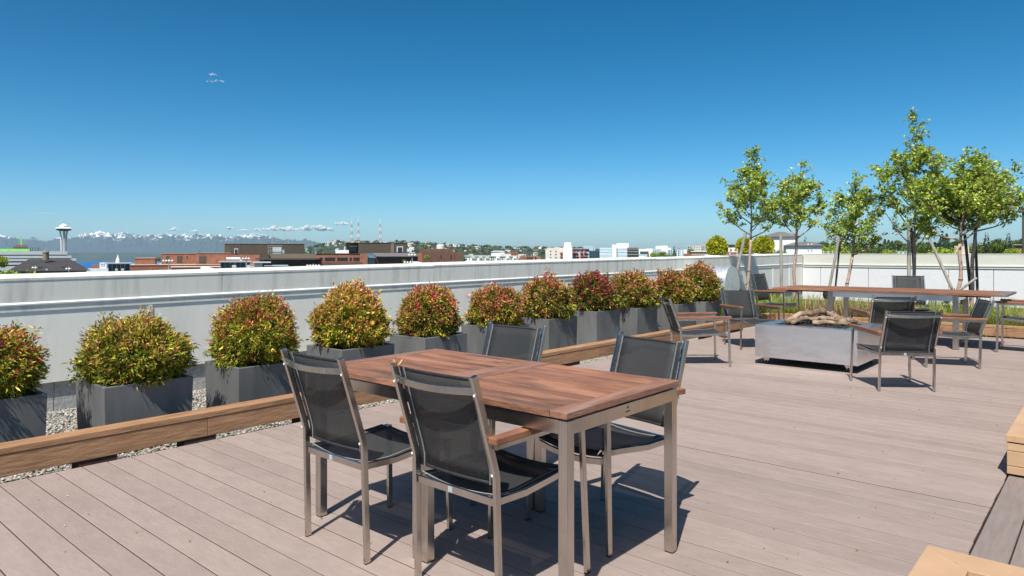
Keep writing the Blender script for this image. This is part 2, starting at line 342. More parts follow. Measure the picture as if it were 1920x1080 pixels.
for a, b in ((-4, -1.2), (-1.2, 2.80), (2.80, 5.30), (5.30, 7.8), (7.8, 10.3), (10.3, 12.8), (12.8, 14.05), (14.05, 15.3), (15.3, 16.55), (16.55, 17.8), (17.8, 19.05), (19.05, 20.3), (20.3, CY)):
    # slightly wavy sheet so that the grazing sun undulates
    mb = MB(); n = max(4, int((b - a) / .25)); vs_ = []; fs = []
    for j in range(n + 1):
        y_ = a + .003 + (b - a - .006) * j / n
        for q in range(5):
            z_ = ZS(y_) + (ZL(y_) - .02 - ZS(y_)) * q / 4
            vs_.append((.004 * noise.noise(Vector((y_ * .8, z_ * 1.5, 3))), y_, z_))
        vs_.append((-.035, y_, ZL(y_) - .02)); vs_.append((-.035, y_, ZS(y_)))
    for j in range(n):
        for q in range(7): fs.append((j * 7 + q, j * 7 + (q + 1) % 7, (j + 1) * 7 + (q + 1) % 7, (j + 1) * 7 + q))
    part('siding_panel', mb.add(vs_, fs), M['wall'], pw, smooth=False)
    if b < CY:
        part('batten', prism(lambda y: [(-.02, ZS(y)), (.009, ZS(y)), (.009, ZL(y) - .075), (-.02, ZL(y) - .06)], b - .02, b + .02), M['wall'], pw)
part('lower_flashing', prism(lambda y: [(-.03, ZL(y) - .068), (.0095, ZL(y) - .068), (.0105, ZL(y) - .012), (-.03, ZL(y) - .012)], -4, CY), M['coping'], pw)
part('drip_ledge', prism(lambda y: [(-.03, ZL(y) - .0115), (.0185, ZL(y) - .014), (.0195, ZL(y) - .002), (.004, ZL(y) + .012), (-.03, ZL(y) + .012)], -4, CY), M['lip'], pw)
jy = [-4, -2.55, .48, 3.52, 6.52, 9.55, 12.65, 15.7, 18.7, CY]
for a, b in zip(jy[:-1], jy[1:]):
    h0 = random.uniform(-.006, .006)
    part('coping_panel', prism(lambda y: [(-.034, ZL(y) + .013), (.004, ZL(y) + .013), (.010, ZT(y) - .028 + h0), (-.034, ZT(y) - .028 + h0)], a + .004, b - .004), M['coping'], pw)
    part('coping_cap', prism(lambda y: [(-.36, ZT(y) - .05), (.014, ZT(y) - .027 + h0), (.015, ZT(y) - .006 + h0), (-.02, ZT(y) + h0), (-.36, ZT(y) + .022 + h0)], a + .004, b - .004), M['coping'], pw)
for a in jy[1:-1]:
    part('joint_cover', prism(lambda y: [(-.365, ZT(y) - .05), (.013, ZT(y) - .03), (.0165, ZT(y) - .006), (-.02, ZT(y) + .008), (-.365, ZT(y) + .045)], a - .055, a + .012), M['coping'], pw)
# end wall ---------------------------------------------------------
ew = empty('parapet_wall', (WX, CY, 0)); tag(ew, 'pale stone-panelled end wall behind the young trees', 'wall')
ZL2 = .972; ZT2 = 1.285
part('core', MB().box(-.3, 17, .042, .30, -.1, ZT2 - .05), M['cmu'], ew)
xs = [.002, .52, 1.81, 3.75, 4.73, 6.4, 8.1, 9.8, 11.5, 13.2, 15, 17]
for a, b in zip(xs[:-1], xs[1:]):
    part('stone_panel', MB().box(a + .006, b - .006, 0, .041, -.1, ZL2 - .015), M['plaster'], ew, .003)
part('lower_flashing', MB().box(.036, 17, -.022, .02, ZL2 - .07, ZL2 - .014), M['coping_beige'], ew)
part('drip_ledge', MB().box(.036, 17, -.04, .02, ZL2 - .012, ZL2 + .012), M['lip'], ew)
for a, b in ((.036, 2.9), (2.9, 6.0), (6.0, 9.1), (9.1, 12.2), (12.2, 17)):
    part('coping_panel', MB().box(a, b - .006, -.012, .03, ZL2 + .013, ZT2 - .02), M['coping_beige'], ew)
    part('coping_cap', MB().box(a, b - .006, -.018, .36, ZT2 - .019, ZT2 + .004), M['coping_beige'], ew, .004)
# ------------------------------------------------------------------ gravel
def stones(n, fn, r0, r1, name):
    ico = bmesh.new(); bmesh.ops.create_icosphere(ico, subdivisions=1, radius=1); ico.verts.ensure_lookup_table()
    bv = np.array([v.co[:] for v in ico.verts]); bf = np.array([[v.index for v in f.verts] for f in ico.faces]); ico.free()
    pts = np.array([fn() for _ in range(n)]); s = RNG.uniform(r0, r1, (n, 1, 1)) * np.stack([RNG.uniform(.8, 1.35, n), RNG.uniform(.7, 1.2, n), RNG.uniform(.45, .75, n)], 1)[:, None, :]
    th = RNG.uniform(0, 6.28, n); c, s_ = np.cos(th), np.sin(th); Rm = np.zeros((n, 3, 3)); Rm[:, 0, 0] = c; Rm[:, 0, 1] = -s_; Rm[:, 1, 0] = s_; Rm[:, 1, 1] = c; Rm[:, 2, 2] = 1
    V = np.einsum('nij,nkj->nki', Rm, bv[None] * s * (1 + RNG.normal(size=(n, len(bv), 1)) * .09)) + pts[:, None, :]
    Fs = (bf[None] + (np.arange(n) * len(bv))[:, None, None]).reshape(-1, 3)
    me = bpy.data.meshes.new(name); nf = len(Fs)
    me.vertices.add(n * len(bv)); me.loops.add(nf * 3); me.polygons.add(nf)
    me.vertices.foreach_set('co', V.reshape(-1).astype(np.float32)); me.loops.foreach_set('vertex_index', Fs.reshape(-1).astype(np.int32))
    me.polygons.foreach_set('loop_start', np.arange(0, nf * 3, 3, dtype=np.int32)); me.polygons.foreach_set('loop_total', np.full(nf, 3, dtype=np.int32))
    me.update(calc_edges=True); return me
def gfn():
    r = random.random()
    if r < .25: return (random.uniform(-4.99, -4.765), random.uniform(.5, 5.5), -.088 + random.uniform(0, .016))
    return (random.uniform(-7.0, -4.9), random.uniform(.4, 4.2) if r < .9 else random.uniform(4, 8), -.088 + random.uniform(0, .014))
gme = stones(26000, gfn, .007, .0145, 'gravel'); gme.materials.append(M['pebble'])
tag(link('gravel', gme), 'loose grey and tan pebble gravel along the parapet', 'gravel', kind='stuff')
# ================================================================== CHAIRS
def sling_mesh(fn, nu, nv, th, nm, mat):
    """closed thin sheet; fn(u,v)->(point, normal), u,v in 0..1"""
    mb = MB(); top = []; bot = []
    for j in range(nv + 1):
        for i in range(nu + 1):
            p, n = fn(i / nu, j / nv); top.append(Vector(p) + Vector(n) * th / 2); bot.append(Vector(p) - Vector(n) * th / 2)
    N0 = len(top); vs_ = top + bot; fs = []
    id_ = lambda i, j: j * (nu + 1) + i
    for j in range(nv):
        for i in range(nu):
            q = (id_(i, j), id_(i + 1, j), id_(i + 1, j + 1), id_(i, j + 1)); fs.append(q); fs.append(tuple(N0 + k for k in q[::-1]))
    rim = [id_(i, 0) for i in range(nu)] + [id_(nu, j) for j in range(nv)] + [id_(i, nv) for i in range(nu, 0, -1)] + [id_(0, j) for j in range(nv, 0, -1)]
    for a, b in zip(rim, rim[1:] + rim[:1]): fs.append((a, a + N0, b + N0, b))
    return mb.add(vs_, fs).mesh(nm, mat, True)
def chair_parts(arms, hw, yd, zs, zb, zbend, lean, za, fw, splay):
    """faces +y. hw half width of posts, yd half depth, zs seat rail, zb back top, za arm height"""
    S = M['steel']; out = []
    t, t2 = .017, .026
    for s in (-1, 1):
        pts = [(s * (hw + .004), -yd + .012, 0.004), (s * hw, -yd, zbend - .03), (s * hw, -yd - .006, zbend), (s * hw, -yd - lean, zb)]
        out.append(('rear_leg', MB().bar(pts, t, t2, (0, 1, 0)).mesh('rear_leg', S), None, .002))
        if arms: pts = [(s * (fw + splay), yd + .012, .004), (s * fw, yd, za - .012)]
        else: pts = [(s * (hw + .006), yd + .01, .004), (s * hw, yd, zs)]
        out.append(('front_leg', MB().bar(pts, t, t2, (0, 1, 0)).mesh('front_leg', S), None, .002))
        b = pts[0]; a = (s * (hw + .004), -yd + .012, 0)
        out.append(('foot_pad', MB().box(b[0]-.008, b[0]+.008, b[1]-.012, b[1]+.012, 0, .006).mesh('foot_pad', M['black']), len(out) - 1, 0))
        out.append(('foot_pad', MB().box(a[0]-.008, a[0]+.008, a[1]-.012, a[1]+.012, 0, .006).mesh('foot_pad', M['black']), len(out) - 3, 0))
        x = s * (hw - .006)
        out.append(('side_rail', MB().bar([(x, -yd + .017, zs - .02), (x, -yd * .3, zs - .026), (x, yd * .5, zs - .010), (x, yd - .012, zs - .004)], .013, .026).mesh('side_rail', S), None, .0015))
        if arms:
            xr, xf = s * (hw + .018), s * fw
            out.append(('arm_rail', MB().bar([(xr, -yd - lean * .34 + .012, za - .030), (xf, yd - .012, za - .024)], .016, .022).mesh('arm_rail', S), None, .0015))
            o = s * .006
            out.append(('armrest', MB().bar([(xr + o, -yd - lean * .34 - .01, za - .006), ((xr + xf) / 2 + o, 0, za - .002), (xf + o, yd + .03, za + .002)], .045, .026).mesh('armrest', M['arm']), None, .004))
    rr = [(hw * q, -yd + .004, zs - .022) for q in (-.95, -.5, 0, .5, .95)]
    out.append(('rear_rail', MB().bar(rr, .012, .028).mesh('rear_rail', S), None, .0015))
    ri = len(out) - 1
    out.append(('tag', MB().box(-.03, -.008, -yd - .0045, -yd - .0022, zs - .032, zs - .012).mesh('tag', M['stitch']), ri, 0))
    out.append(('front_rail', MB().bar([(hw * q, yd - .006, zs - .034 - .022 * (1 - q * q)) for q in (-.96, -.6, -.25, 0, .25, .6, .96)], .014, .026).mesh('front_rail', S), None, .0015))
    # back: line of the posts above the bend
    def bk(v, off=0):
        z = zbend - .06 + (zb - .012 - zbend + .06) * v; f = max(0, (z - zbend) / (zb - zbend)); return -yd - .006 - (lean - .006) * f + .021 + off, z
    ang = math.atan2(lean, zb - zbend); nb = (0, math.cos(ang), math.sin(ang))
    sag = .016
    def fb(u, v):
        x = (u * 2 - 1) * (hw - .006); y_, z_ = bk(v); return (x, y_ - sag * (1 - (u * 2 - 1) ** 2), z_), nb
    out.append(('back_sling', sling_mesh(lambda u, v: fb(.09 + .82 * u, .03 + .94 * v), 8, 8, .0016, 'back_sling', M['sling']), None, 0)); bi = len(out) - 1
    for u0, u1, v0, v1 in ((0, .09, 0, 1), (.91, 1, 0, 1), (.09, .91, .97, 1), (.09, .91, 0, .03)):
        out.append(('hem', sling_mesh(lambda u, v: fb(u0 + (u1 - u0) * u, v0 + (v1 - v0) * v), 4 if u1 - u0 < .5 else 8, 8 if v1 - v0 > .5 else 2, .003, 'hem', M['sling_hem']), bi, 0))
    mb = MB()
    for u0 in (.07, .082, .918, .93):
        for o in (.0021, -.0021): mb.tube([Vector(fb(u0, v / 8)[0]) + Vector(nb) * o for v in range(9)], .0007, 4)
    out.append(('stitching', mb.mesh('stitching', M['stitch']), bi, 0))
    # bowed bar behind the top of the back
    y_, z_ = bk(.89)
    out.append(('back_bar', MB().bar([(hw * q, y_ - .021 - .042 * (1 - q * q), z_ - .004 * (1 - q * q)) for q in (-.96, -.8, -.6, -.4, -.2, 0, .2, .4, .6, .8, .96)], .010, .026).mesh('back_bar', S), None, .0015))
    for s in (-1, 1):
        for v in (.86, .12):
            y_, z_ = bk(v); out.append(('bolt', MB().tube([(s * hw, y_ - .0375, z_), (s * hw, y_ - .034 - .006, z_)], .005, 8).mesh('bolt', M['lip']), None, 0))
    def fs_(u, v):
        x = (u * 2 - 1) * (hw - .001); y_ = -yd + .012 + (2 * yd - .014) * v
        side = -.004 + .016 * max(0, (v - .55) / .45) ** 2 if v > .55 else -.004 - .012 * math.sin(v / .55 * math.pi)
        roll = -.03 * max(0, (v - .93) / .07) ** 2
        return (x, y_, zs + .006 + side + roll - .020 * (1 - (u * 2 - 1) ** 2)), (0, 0, 1)
    out.append(('seat_sling', sling_mesh(lambda u, v: fs_(.08 + .84 * u, .04 + .92 * v), 8, 10, .0016, 'seat_sling', M['sling']), None, 0)); si = len(out) - 1
    for u0, u1, v0, v1 in ((0, .08, 0, 1), (.92, 1, 0, 1), (.08, .92, .96, 1), (.08, .92, 0, .04)):
        out.append(('hem', sling_mesh(lambda u, v: fs_(u0 + (u1 - u0) * u, v0 + (v1 - v0) * v), 4 if u1 - u0 < .5 else 8, 10 if v1 - v0 > .5 else 2, .003, 'hem', M['sling_hem']), si, 0))
    mb = MB()
    for u0 in (.062, .074, .926, .938): mb.tube([Vector(fs_(u0, v / 10)[0]) + Vector((0, 0, .0022)) for v in range(11)], .0007, 4)
    for v0 in (.03, .042): mb.tube([Vector(fs_(u / 8, v0)[0]) + Vector((0, 0, .0022)) for u in range(9)], .0007, 4)
    out.append(('stitching', mb.mesh('stitching', M['stitch']), si, 0))
    return out
def place(parts, name, loc, face, label, cat, group=None):
    """face: direction (x,y) the thing's +y looks to"""
    r = empty(name, (loc[0], loc[1], loc[2] if len(loc) > 2 else 0), math.atan2(-face[0], face[1])); tag(r, label, cat, group)
    made = []
    for nm, me, pi, bv in parts:
        made.append(link(nm, me, made[pi] if pi is not None else r, bevel=bv))
        if nm == 'stitching': made[-1]['kind'] = 'stuff'
    return r
DC = chair_parts(False, .215, .24, .425, .875, .52, .118, .64, .235, .02)
DA = chair_parts(True, .215, .24, .425, .875, .52, .118, .645, .245, .022)
DT = chair_parts(True, .225, .25, .44, .95, .54, .12, .66, .265, .015)
LC = chair_parts(True, .245, .27, .375, .775, .43, .13, .565, .275, .015)
GD = 'chairs around the square tables'; GL = 'low armchairs around the fire pit'; GE = 'chairs at the long table'
place(DC, 'dining_chair', (-2.59, 2.03), (0, 1), 'armless black sling chair at the table corner nearest the planters, its back to the viewer', 'chair', GD)
place(DA, 'dining_chair', (-1.893, 2.085), (.0, 1), 'black sling armchair in front of the table, a dead leaf caught on its back', 'chair', GD)
place(DC, 'dining_chair', (-2.73, 2.83), (.0, -1), 'black sling chair across the square tables, its back before a grey planter', 'chair', GD)
place(DA, 'dining_chair', (-1.865, 2.82), (-.17, -1), 'black sling armchair across the table, backed by the open deck', 'chair', GD)
place(LC, 'lounge_chair', (-3.745, 7.68), (.755, .656), 'low armchair left of the fire pit, seen from its side facing right', 'chair', GL)
place(LC, 'lounge_chair', (-3.87, 9.52), (.78, -.63), 'low armchair behind the fire pit facing the viewer, beside the timber kerb', 'chair', GL)
c10 = place(LC, 'lounge_chair', (-1.65, 7.585), (-.60, .80), 'low armchair in front of the fire pit with its back to the viewer', 'chair', GL)
place(LC, 'lounge_chair', (-2.28, 9.86), (-.55, .84), 'low armchair between the fire pit and the long table, back to the viewer', 'chair', GL)
place(LC, 'lounge_chair', (-1.50, 9.47), (-.92, -.40), 'low armchair at the right of the fire pit facing left', 'chair', GL)
place(DT, 'dining_chair', (-4.42, 12.05), (1, -.12), 'upright armchair at the left end of the long table', 'chair', GE)
place(DT, 'dining_chair', (-2.42, 12.35), (.38, -1), 'high-backed sling chair behind the long table, facing the viewer', 'chair', GE)
place(DT, 'dining_chair', (-.93, 11.36), (-1, .0), 'armchair at the right end of the long table, cut by the picture edge', 'chair', GE)
# dead leaf on the chair back
def curl_leaf(name, label, loc, n, ln, up):
    mb = MB(); 
    for k in range(n):
        a = k / n * 6.28 + .4; d = Vector((math.cos(a), math.sin(a), up)); sd_ = d.cross(Vector((0, 0, 1))).normalized()
        p = [Vector((0, 0, 0)), d * ln * .5, d * ln * .9 + Vector((0, 0, ln * .22)), d * ln + Vector((0, 0, ln * .1))]; wd = [.002, ln * .17, ln * .12, .001]
        vs_ = []; fs = []
        for i, q in enumerate(p): vs_ += [q + sd_ * wd[i] + Vector((0, 0, wd[i] * .5)), q, q - sd_ * wd[i] + Vector((0, 0, wd[i] * .5))]
        for i in range(3): fs += [(i*3, i*3+1, i*3+4, i*3+3), (i*3+1, i*3+2, i*3+5, i*3+4)]
        mb.add(vs_, fs)
    o = part(name, mb, M['deadleaf']); o.location = loc; return tag(o, label, 'leaf')
curl_leaf('dry_leaf', 'curled orange dry leaf caught on the top of the front armchair', (-2.098, 1.735, .862), 5, .035, .5)
# ================================================================== TABLES
def slat_top(root, x0, x1, y0, y1, zt, th, endw, ns, cross=True):
    """boards along x between two end boards"""
    part('end_board', MB().box(x0, x0 + endw, y0, y1, zt - th, zt), M['teak_y'], root, .003)
    part('end_board', MB().box(x1 - endw, x1, y0, y1, zt - th, zt), M['teak_y'], root, .003)
    pw_ = (y1 - y0) / ns
    for i in range(ns):
        e = 0 if i in (0, ns - 1) else .0
        part('slat', MB().box(x0 + endw + .002, x1 - endw - .002, y0 + i * pw_ + (.003 if i else 0), y0 + (i + 1) * pw_ - (.003 if i < ns - 1 else 0), zt - th, zt - random.uniform(.0006, .0018)), M['teak'], root, .002)
def square_table(x0, x1, y0, y1, label, logo):
    r = empty('dining_table', ((x0 + x1) / 2, (y0 + y1) / 2, 0)); tag(r, label, 'table', 'square tables pushed together')
    hx, hy = (x1 - x0) / 2, (y1 - y0) / 2; zt = .745
    slat_top(r, -hx, hx, -hy, hy, zt, .026, .075, 11)
    S = M['steel']; L_ = .041; ix, iy = hx - .005, hy - .012
    for sx in (-1, 1):
        for sy in (-1, 1):
            xa, ya = sx * ix, sy * iy
            lg = part('leg', MB().box(min(xa, xa - sx * L_), max(xa, xa - sx * L_), min(ya, ya - sy * L_), max(ya, ya - sy * L_), .006, zt - .034), S, r, .002)
            part('foot_pad', MB().box(min(xa - sx * .003, xa - sx * .038), max(xa - sx * .003, xa - sx * .038), min(ya - sy * .003, ya - sy * .038), max(ya - sy * .003, ya - sy * .038), 0, .0058), M['black'], lg)
    z0, z1 = zt - .084, zt - .034
    for sy in (-1, 1): part('apron', MB().box(-ix + L_, ix - L_, sy * (iy - .013) - .012, sy * (iy - .013) + .012, z0, z1), S, r, .001)
    for sx in (-1, 1):
        ap = part('apron', MB().box(sx * (ix - .013) - .012, sx * (ix - .013) + .012, -iy + L_, iy - L_, z0, z1), S, r, .001)
        if logo and sx == 1:
            part('emblem', MB().tube([(ix - .0012, .0, z1 - .016), (ix - .0003, .0, z1 - .016)], .0055, 12), M['black'], ap)
            part('emblem_line', MB().box(ix - .0012, ix - .0004, -.016, .016, z1 - .0335, z1 - .029), M['black'], ap)
    part('spacer_rail', MB().box(-ix + .01, ix - .01, -.02, .02, zt - .034, zt - .027), M['black'], r)
    return r
square_table(-3.0, -2.2235, 1.95, 2.776, 'square slatted hardwood table nearer the planters, joined to its twin', False)
square_table(-2.2205, -1.444, 1.95, 2.776, 'square slatted hardwood table at the right, small emblem on its steel apron', True)
# long extending table
tb = empty('extending_table', (-2.56, 11.42, 0)); tag(tb, 'long extending hardwood table on steel legs behind the fire pit', 'table')
Z = .768
for a, b in ((-1.50, -.72), (-.717, .72), (.723, 1.36)):
    for i in range(10):
        part('slat', MB().box(a, b, -.56 + i * .112 + .0015, -.56 + (i + 1) * .112 - .0015, Z - .03, Z - random.uniform(0, .0012)), M['teak'], tb, .002)
part('end_plate', MB().box(1.363, 1.50, -.56, .56, Z - .03, Z - .001), M['umber_w'], tb, .003)
for sx in (-.68, .92):
    for sy in (-.40, .40):
        lg = part('leg', MB().box(sx - .035, sx + .035, sy - .035, sy + .035, .006, Z - .032), M['steel'], tb, .002)
        part('foot_pad', MB().box(sx - .032, sx + .032, sy - .032, sy + .032, 0, .0058), M['black'], lg)
for sy in (-.40, .40): part('apron', MB().box(-.645, .885, sy - .03, sy - .005, Z - .115, Z - .033), M['steel_box'], tb)
for sx in (-.68, .92): part('apron', MB().box(sx - .012, sx + .012, -.364, .364, Z - .115, Z - .033), M['steel_box'], tb)
for sy in (-.3, .3): part('slide_rail', MB().box(-1.35, 1.3, sy - .02, sy + .02, Z - .058, Z - .0315), M['black'], tb)
# ================================================================== FIRE PIT
fp = empty('fire_pit_table', (-2.66, 8.60, 0)); tag(fp, 'brushed steel box fire pit on casters with driftwood logs', 'fire pit')
hx, hy, z0, z1 = .56, .53, .088, .458
for nm, b in (('side_panel', (-hx, hx, -hy, -hy + .003, z0, z1)), ('side_panel', (-hx, hx, hy - .003, hy, z0, z1)), ('side_panel', (-hx, -hx + .003, -hy + .0035, hy - .0035, z0, z1)), ('side_panel', (hx - .003, hx, -hy + .0035, hy - .0035, z0, z1))):
    part(nm, MB().box(*b), M['steel_box'], fp, .001)
for b in ((-hx, hx, -hy, -hy + .17), (-hx, hx, hy - .17, hy), (-hx, -hx + .17, -hy + .1705, hy - .1705), (hx - .17, hx, -hy + .1705, hy - .1705)):
    part('rim_plate', MB().box(b[0] + .0005, b[1] - .0005, b[2] + .0005, b[3] - .0005, z1 + .0005, z1 + .006), M['steel_box'], fp, .001)
part('burner_tray', MB().box(-hx + .165, hx - .165, -hy + .165, hy - .165, .3, z1 - .012), M['lava'], fp)
me = stones(700, lambda: (random.uniform(-.39, .39), random.uniform(-.36, .36), z1 - .008 + random.uniform(0, .012)), .008, .018, 'lava_stones'); me.materials.append(M['lava'])
ls = link('lava_stones', me, fp); ls['kind'] = 'stuff'
part('bottom_pan', MB().box(-hx + .01, hx - .01, -hy + .01, hy - .01, z0 + .001, z0 + .01), M['black'], fp)
for sx in (-1, 1):
    for sy in (-1, 1):
        cs = part('caster', MB().add([(sx*(hx-.11)-.05, sy*(hy-.08)-.02, z0), (sx*(hx-.11)+.05, sy*(hy-.08)-.02, z0), (sx*(hx-.11)+.05, sy*(hy-.08)+.02, z0), (sx*(hx-.11)-.05, sy*(hy-.08)+.02, z0),
                      (sx*(hx-.11)-.012, sy*(hy-.08)-.016, .028), (sx*(hx-.11)+.012, sy*(hy-.08)-.016, .028), (sx*(hx-.11)+.012, sy*(hy-.08)+.016, .028), (sx*(hx-.11)-.012, sy*(hy-.08)+.016, .028)],
                      [(0,1,2,3),(7,6,5,4),(0,4,5,1),(1,5,6,2),(2,6,7,3),(3,7,4,0)]), M['steel'], fp)
        part('wheel', MB().tube([(sx*(hx-.11)-.011, sy*(hy-.08), .028), (sx*(hx-.11)+.011, sy*(hy-.08), .028)], .0275, 16), M['black'], cs)
def log(label, p0, p1, r, bend, forks=(), seed=0):
    p0, p1 = Vector(p0), Vector(p1); r *= 1.15; n = 14; mb = MB(); pts = []; rad = []
    for i in range(n + 1):
        t = i / n; q = p0.lerp(p1, t) + Vector((0, 0, bend * math.sin(t * math.pi))) + Vector((noise.noise(Vector((t*4, seed, 0))), noise.noise(Vector((t*4, seed, 7))), noise.noise(Vector((t*4, seed, 13))) * .6)) * r * .8
        pts.append(q); rad.append(r * (.62 + .55 * abs(noise.noise(Vector((t*6, seed, 3)))) + .25 * (1 - t)))
    mb.tube(pts, rad, 12)
    for t, d, ln, rr in forks:
        i = int(t * n); b = pts[i]; mb.tube([b, b + Vector(d) * ln * .5, b + Vector(d) * ln + Vector((.01, 0, .012))], [rr, rr * .85, rr * .55], 9)
    mb.v = [tuple(Vector(v) * 1 + Vector((noise.noise(Vector(v) * 40), noise.noise(Vector(v) * 40 + Vector((5, 5, 5))), noise.noise(Vector(v) * 40 + Vector((9, 1, 4))))) * .012) for v in mb.v]
    o = part('log', mb, M['log'], None, smooth=True); o.location = (-2.66, 8.60, z1 + .002)
    return tag(o, label, 'log', 'driftwood logs in the fire pit')
rt, fw_ = Vector((CA, SA, 0)), Vector((-SA, CA, 0))
def lp(a, b, z): v = rt * a + fw_ * b; return (v.x, v.y, z)
log('thick pale log slanting across the top of the fire pit pile', lp(-.40, -.02, .03), lp(.12, .10, .13), .034, .05, [(.55, (.2, .3, .6), .06, .02)], 1)
log('leaning pale log rising to the peak of the pile', lp(.30, .08, .045), lp(.04, .12, .175), .036, .0, [(.5, (.5, .2, .4), .06, .022)], 2)
log('charred black log lying along the front of the pile', lp(-.12, -.10, .022), lp(.30, -.13, .020), .028, .01, [], 3)
log('short curved log at the left front of the pile', lp(-.36, -.06, .02), lp(-.08, -.04, .055), .026, .03, [], 4)
log('knotty stub of log at the right end of the pile', lp(.22, -.05, .03), lp(.44, .0, .035), .040, .01, [(.4, (-.2, .4, .6), .05, .024)], 5)
log('forked log in the middle of the pile', lp(-.10, .0, .05), lp(.22, -.02, .055), .026, .02, [(.3, (.2, -.6, .2), .07, .018), (.8, (.5, .2, .5), .06, .016)], 6)
log('thin log propped behind the pile', lp(-.25, .16, .03), lp(.2, .2, .06), .026, .03, [], 7)
# ================================================================== PLANTERS AND SHRUBS
LC_ = {'dk': (.05,.085,.012), 'gr': (.15,.23,.02), 'yg': (.42,.43,.04), 'ye': (.66,.55,.06), 'or': (.66,.30,.08), 'sa': (.74,.42,.22), 're': (.58,.07,.085), 'ma': (.26,.035,.06), 'br': (.27,.13,.045)}
def shrub_mesh(seed, a, h, style, n_sp=420, n_lf=24, ls=1.0):
    rg = np.random.default_rng(seed); keys = list(LC_); cols = [LC_[k] for k in keys]
    # sprays over the dome
    i = np.arange(n_sp); ph = i * 2.399963 + rg.normal(size=n_sp) * .25; cz = 1 - (i + .5) / n_sp * 1.62; cz = np.clip(cz, -1, 1)
    sr = np.sqrt(1 - cz ** 2); d = np.stack([sr * np.cos(ph), sr * np.sin(ph), cz], 1)
    amp = np.array([1 + .24 * noise.noise(Vector(x) * 2.1 + Vector((seed, 0, 0))) + .14 * noise.noise(Vector(x) * 5 + Vector((0, seed, 0))) for x in d])
    amp *= 1 + np.abs(rg.normal(size=n_sp)) * .07; amp = np.where(rg.random(n_sp) < .05, amp * rg.uniform(1.05, 1.2, n_sp), amp)
    ell = np.array([a, a, np.nan]); hz = np.where(d[:, 2] > 0, h * .62, h * .42)
    tip = np.stack([d[:, 0] * a, d[:, 1] * a, d[:, 2] * hz], 1) * amp[:, None] + np.array([0, 0, h * .40])
    root = np.stack([d[:, 0] * a * .18, d[:, 1] * a * .18, np.full(n_sp, 0.0)], 1)
    t = np.sort(rg.uniform(.38, 1, (n_sp, n_lf)) ** .62, 1); t = .35 + .65 * (t - .38) / .62
    ctrl = root * .35 + tip * .65 + np.array([0, 0, .06])
    p = ((1 - t) ** 2)[..., None] * root[:, None] + (2 * t * (1 - t))[..., None] * ctrl[:, None] + (t ** 2)[..., None] * tip[:, None]
    tan = unit((tip - ctrl)); ax = tan[:, None, :] * .75 + rg.normal(size=(n_sp, n_lf, 3)) * .55 + np.array([0, 0, .12])
    p = (p + rg.normal(size=p.shape) * .014).reshape(-1, 3); ax = ax.reshape(-1, 3); n = len(p)
    ln = rg.uniform(.024, .050, n) * ls; wd = ln * rg.uniform(.20, .31, n) * style.get('wide', 1)
    # natural leaf colours: young tips red/orange, older leaves green
    tt = t.reshape(-1); hgt = np.clip((p[:, 2]) / h, 0, 1)
    patch = np.repeat(np.array([noise.noise(Vector(x) * 2.6 + Vector((seed * 3.1, 4, 2))) for x in d]), n_lf)
    young = np.clip((tt - .70) / .30, 0, 1) * (.12 + 1.0 * hgt ** 1.4) * (1 + patch * 1.1); young = np.clip(young, 0, 1)
    wb_ = np.array([style['old'].get(k, 0) for k in keys], float); wy = np.array([style['new'].get(k, 0) for k in keys], float)
    wts = wb_[None] * (1 - young[:, None]) + wy[None] * young[:, None] + 1e-6
    cw = np.cumsum(wts / wts.sum(1, keepdims=True), 1); uu = (np.repeat(rg.random(n_sp), n_lf) + rg.normal(size=n) * .22) % 1.0
    idx = (uu[:, None] > cw).sum(1).clip(0, len(cols) - 1); col = np.array(cols)[idx]; col = np.clip(col * (1 + rg.normal(size=(n, 1)) * .2 + rg.normal(size=(n, 3)) * .06), .004, .95)
    me = quads_mesh('foliage', leaf_quads(p, ax, ln, wd, .25, .12), col, M['shrub_leaf'])
    mb = MB(); 
    for q in range(0, n_sp, 9): mb.tube([root[q], ctrl[q], tip[q] * .95], [.005, .0035, .0015], 4)
    return me, mb.mesh('stems', M['twig'])
OLD = dict(dk=2.2, gr=3, yg=3, ye=1.0, br=.6)
ST = {
 'green': dict(old=dict(dk=2.4, gr=3.2, yg=2.6, ye=1.2, br=.8), new=dict(yg=2, ye=2, br=1.6, sa=.9, ma=.5, **{'or': .8})),
 'redtop': dict(old=dict(dk=2, gr=3, yg=3.6, ye=1.8), new=dict(re=2.0, ma=1.3, br=1, ye=1.2, yg=1.2, **{'or': 1.2})),
 'orange': dict(old=dict(gr=2, yg=2.6, ye=2.6, dk=1, **{'or': 1.0}), new=dict(sa=2.6, ye=1.4, br=.6, re=.3, **{'or': 2.6}), wide=1.5),
 'pink': dict(old=dict(dk=2, gr=2.4, yg=2, ye=1.2, br=.6), new=dict(re=2.4, sa=1.6, ma=.8, **{'or': 1.4}), wide=1.2),
 'bronze': dict(old=dict(dk=2, gr=1.8, yg=1.6, br=1.6, ye=.8), new=dict(br=1.8, sa=1.3, re=.7, ma=.5, **{'or': 1.8}), wide=1.1),
 'maroon': dict(old=dict(dk=2.6, gr=2, yg=1.6, ma=.9), new=dict(ma=2.6, re=1.6, br=.8), wide=1.1)}
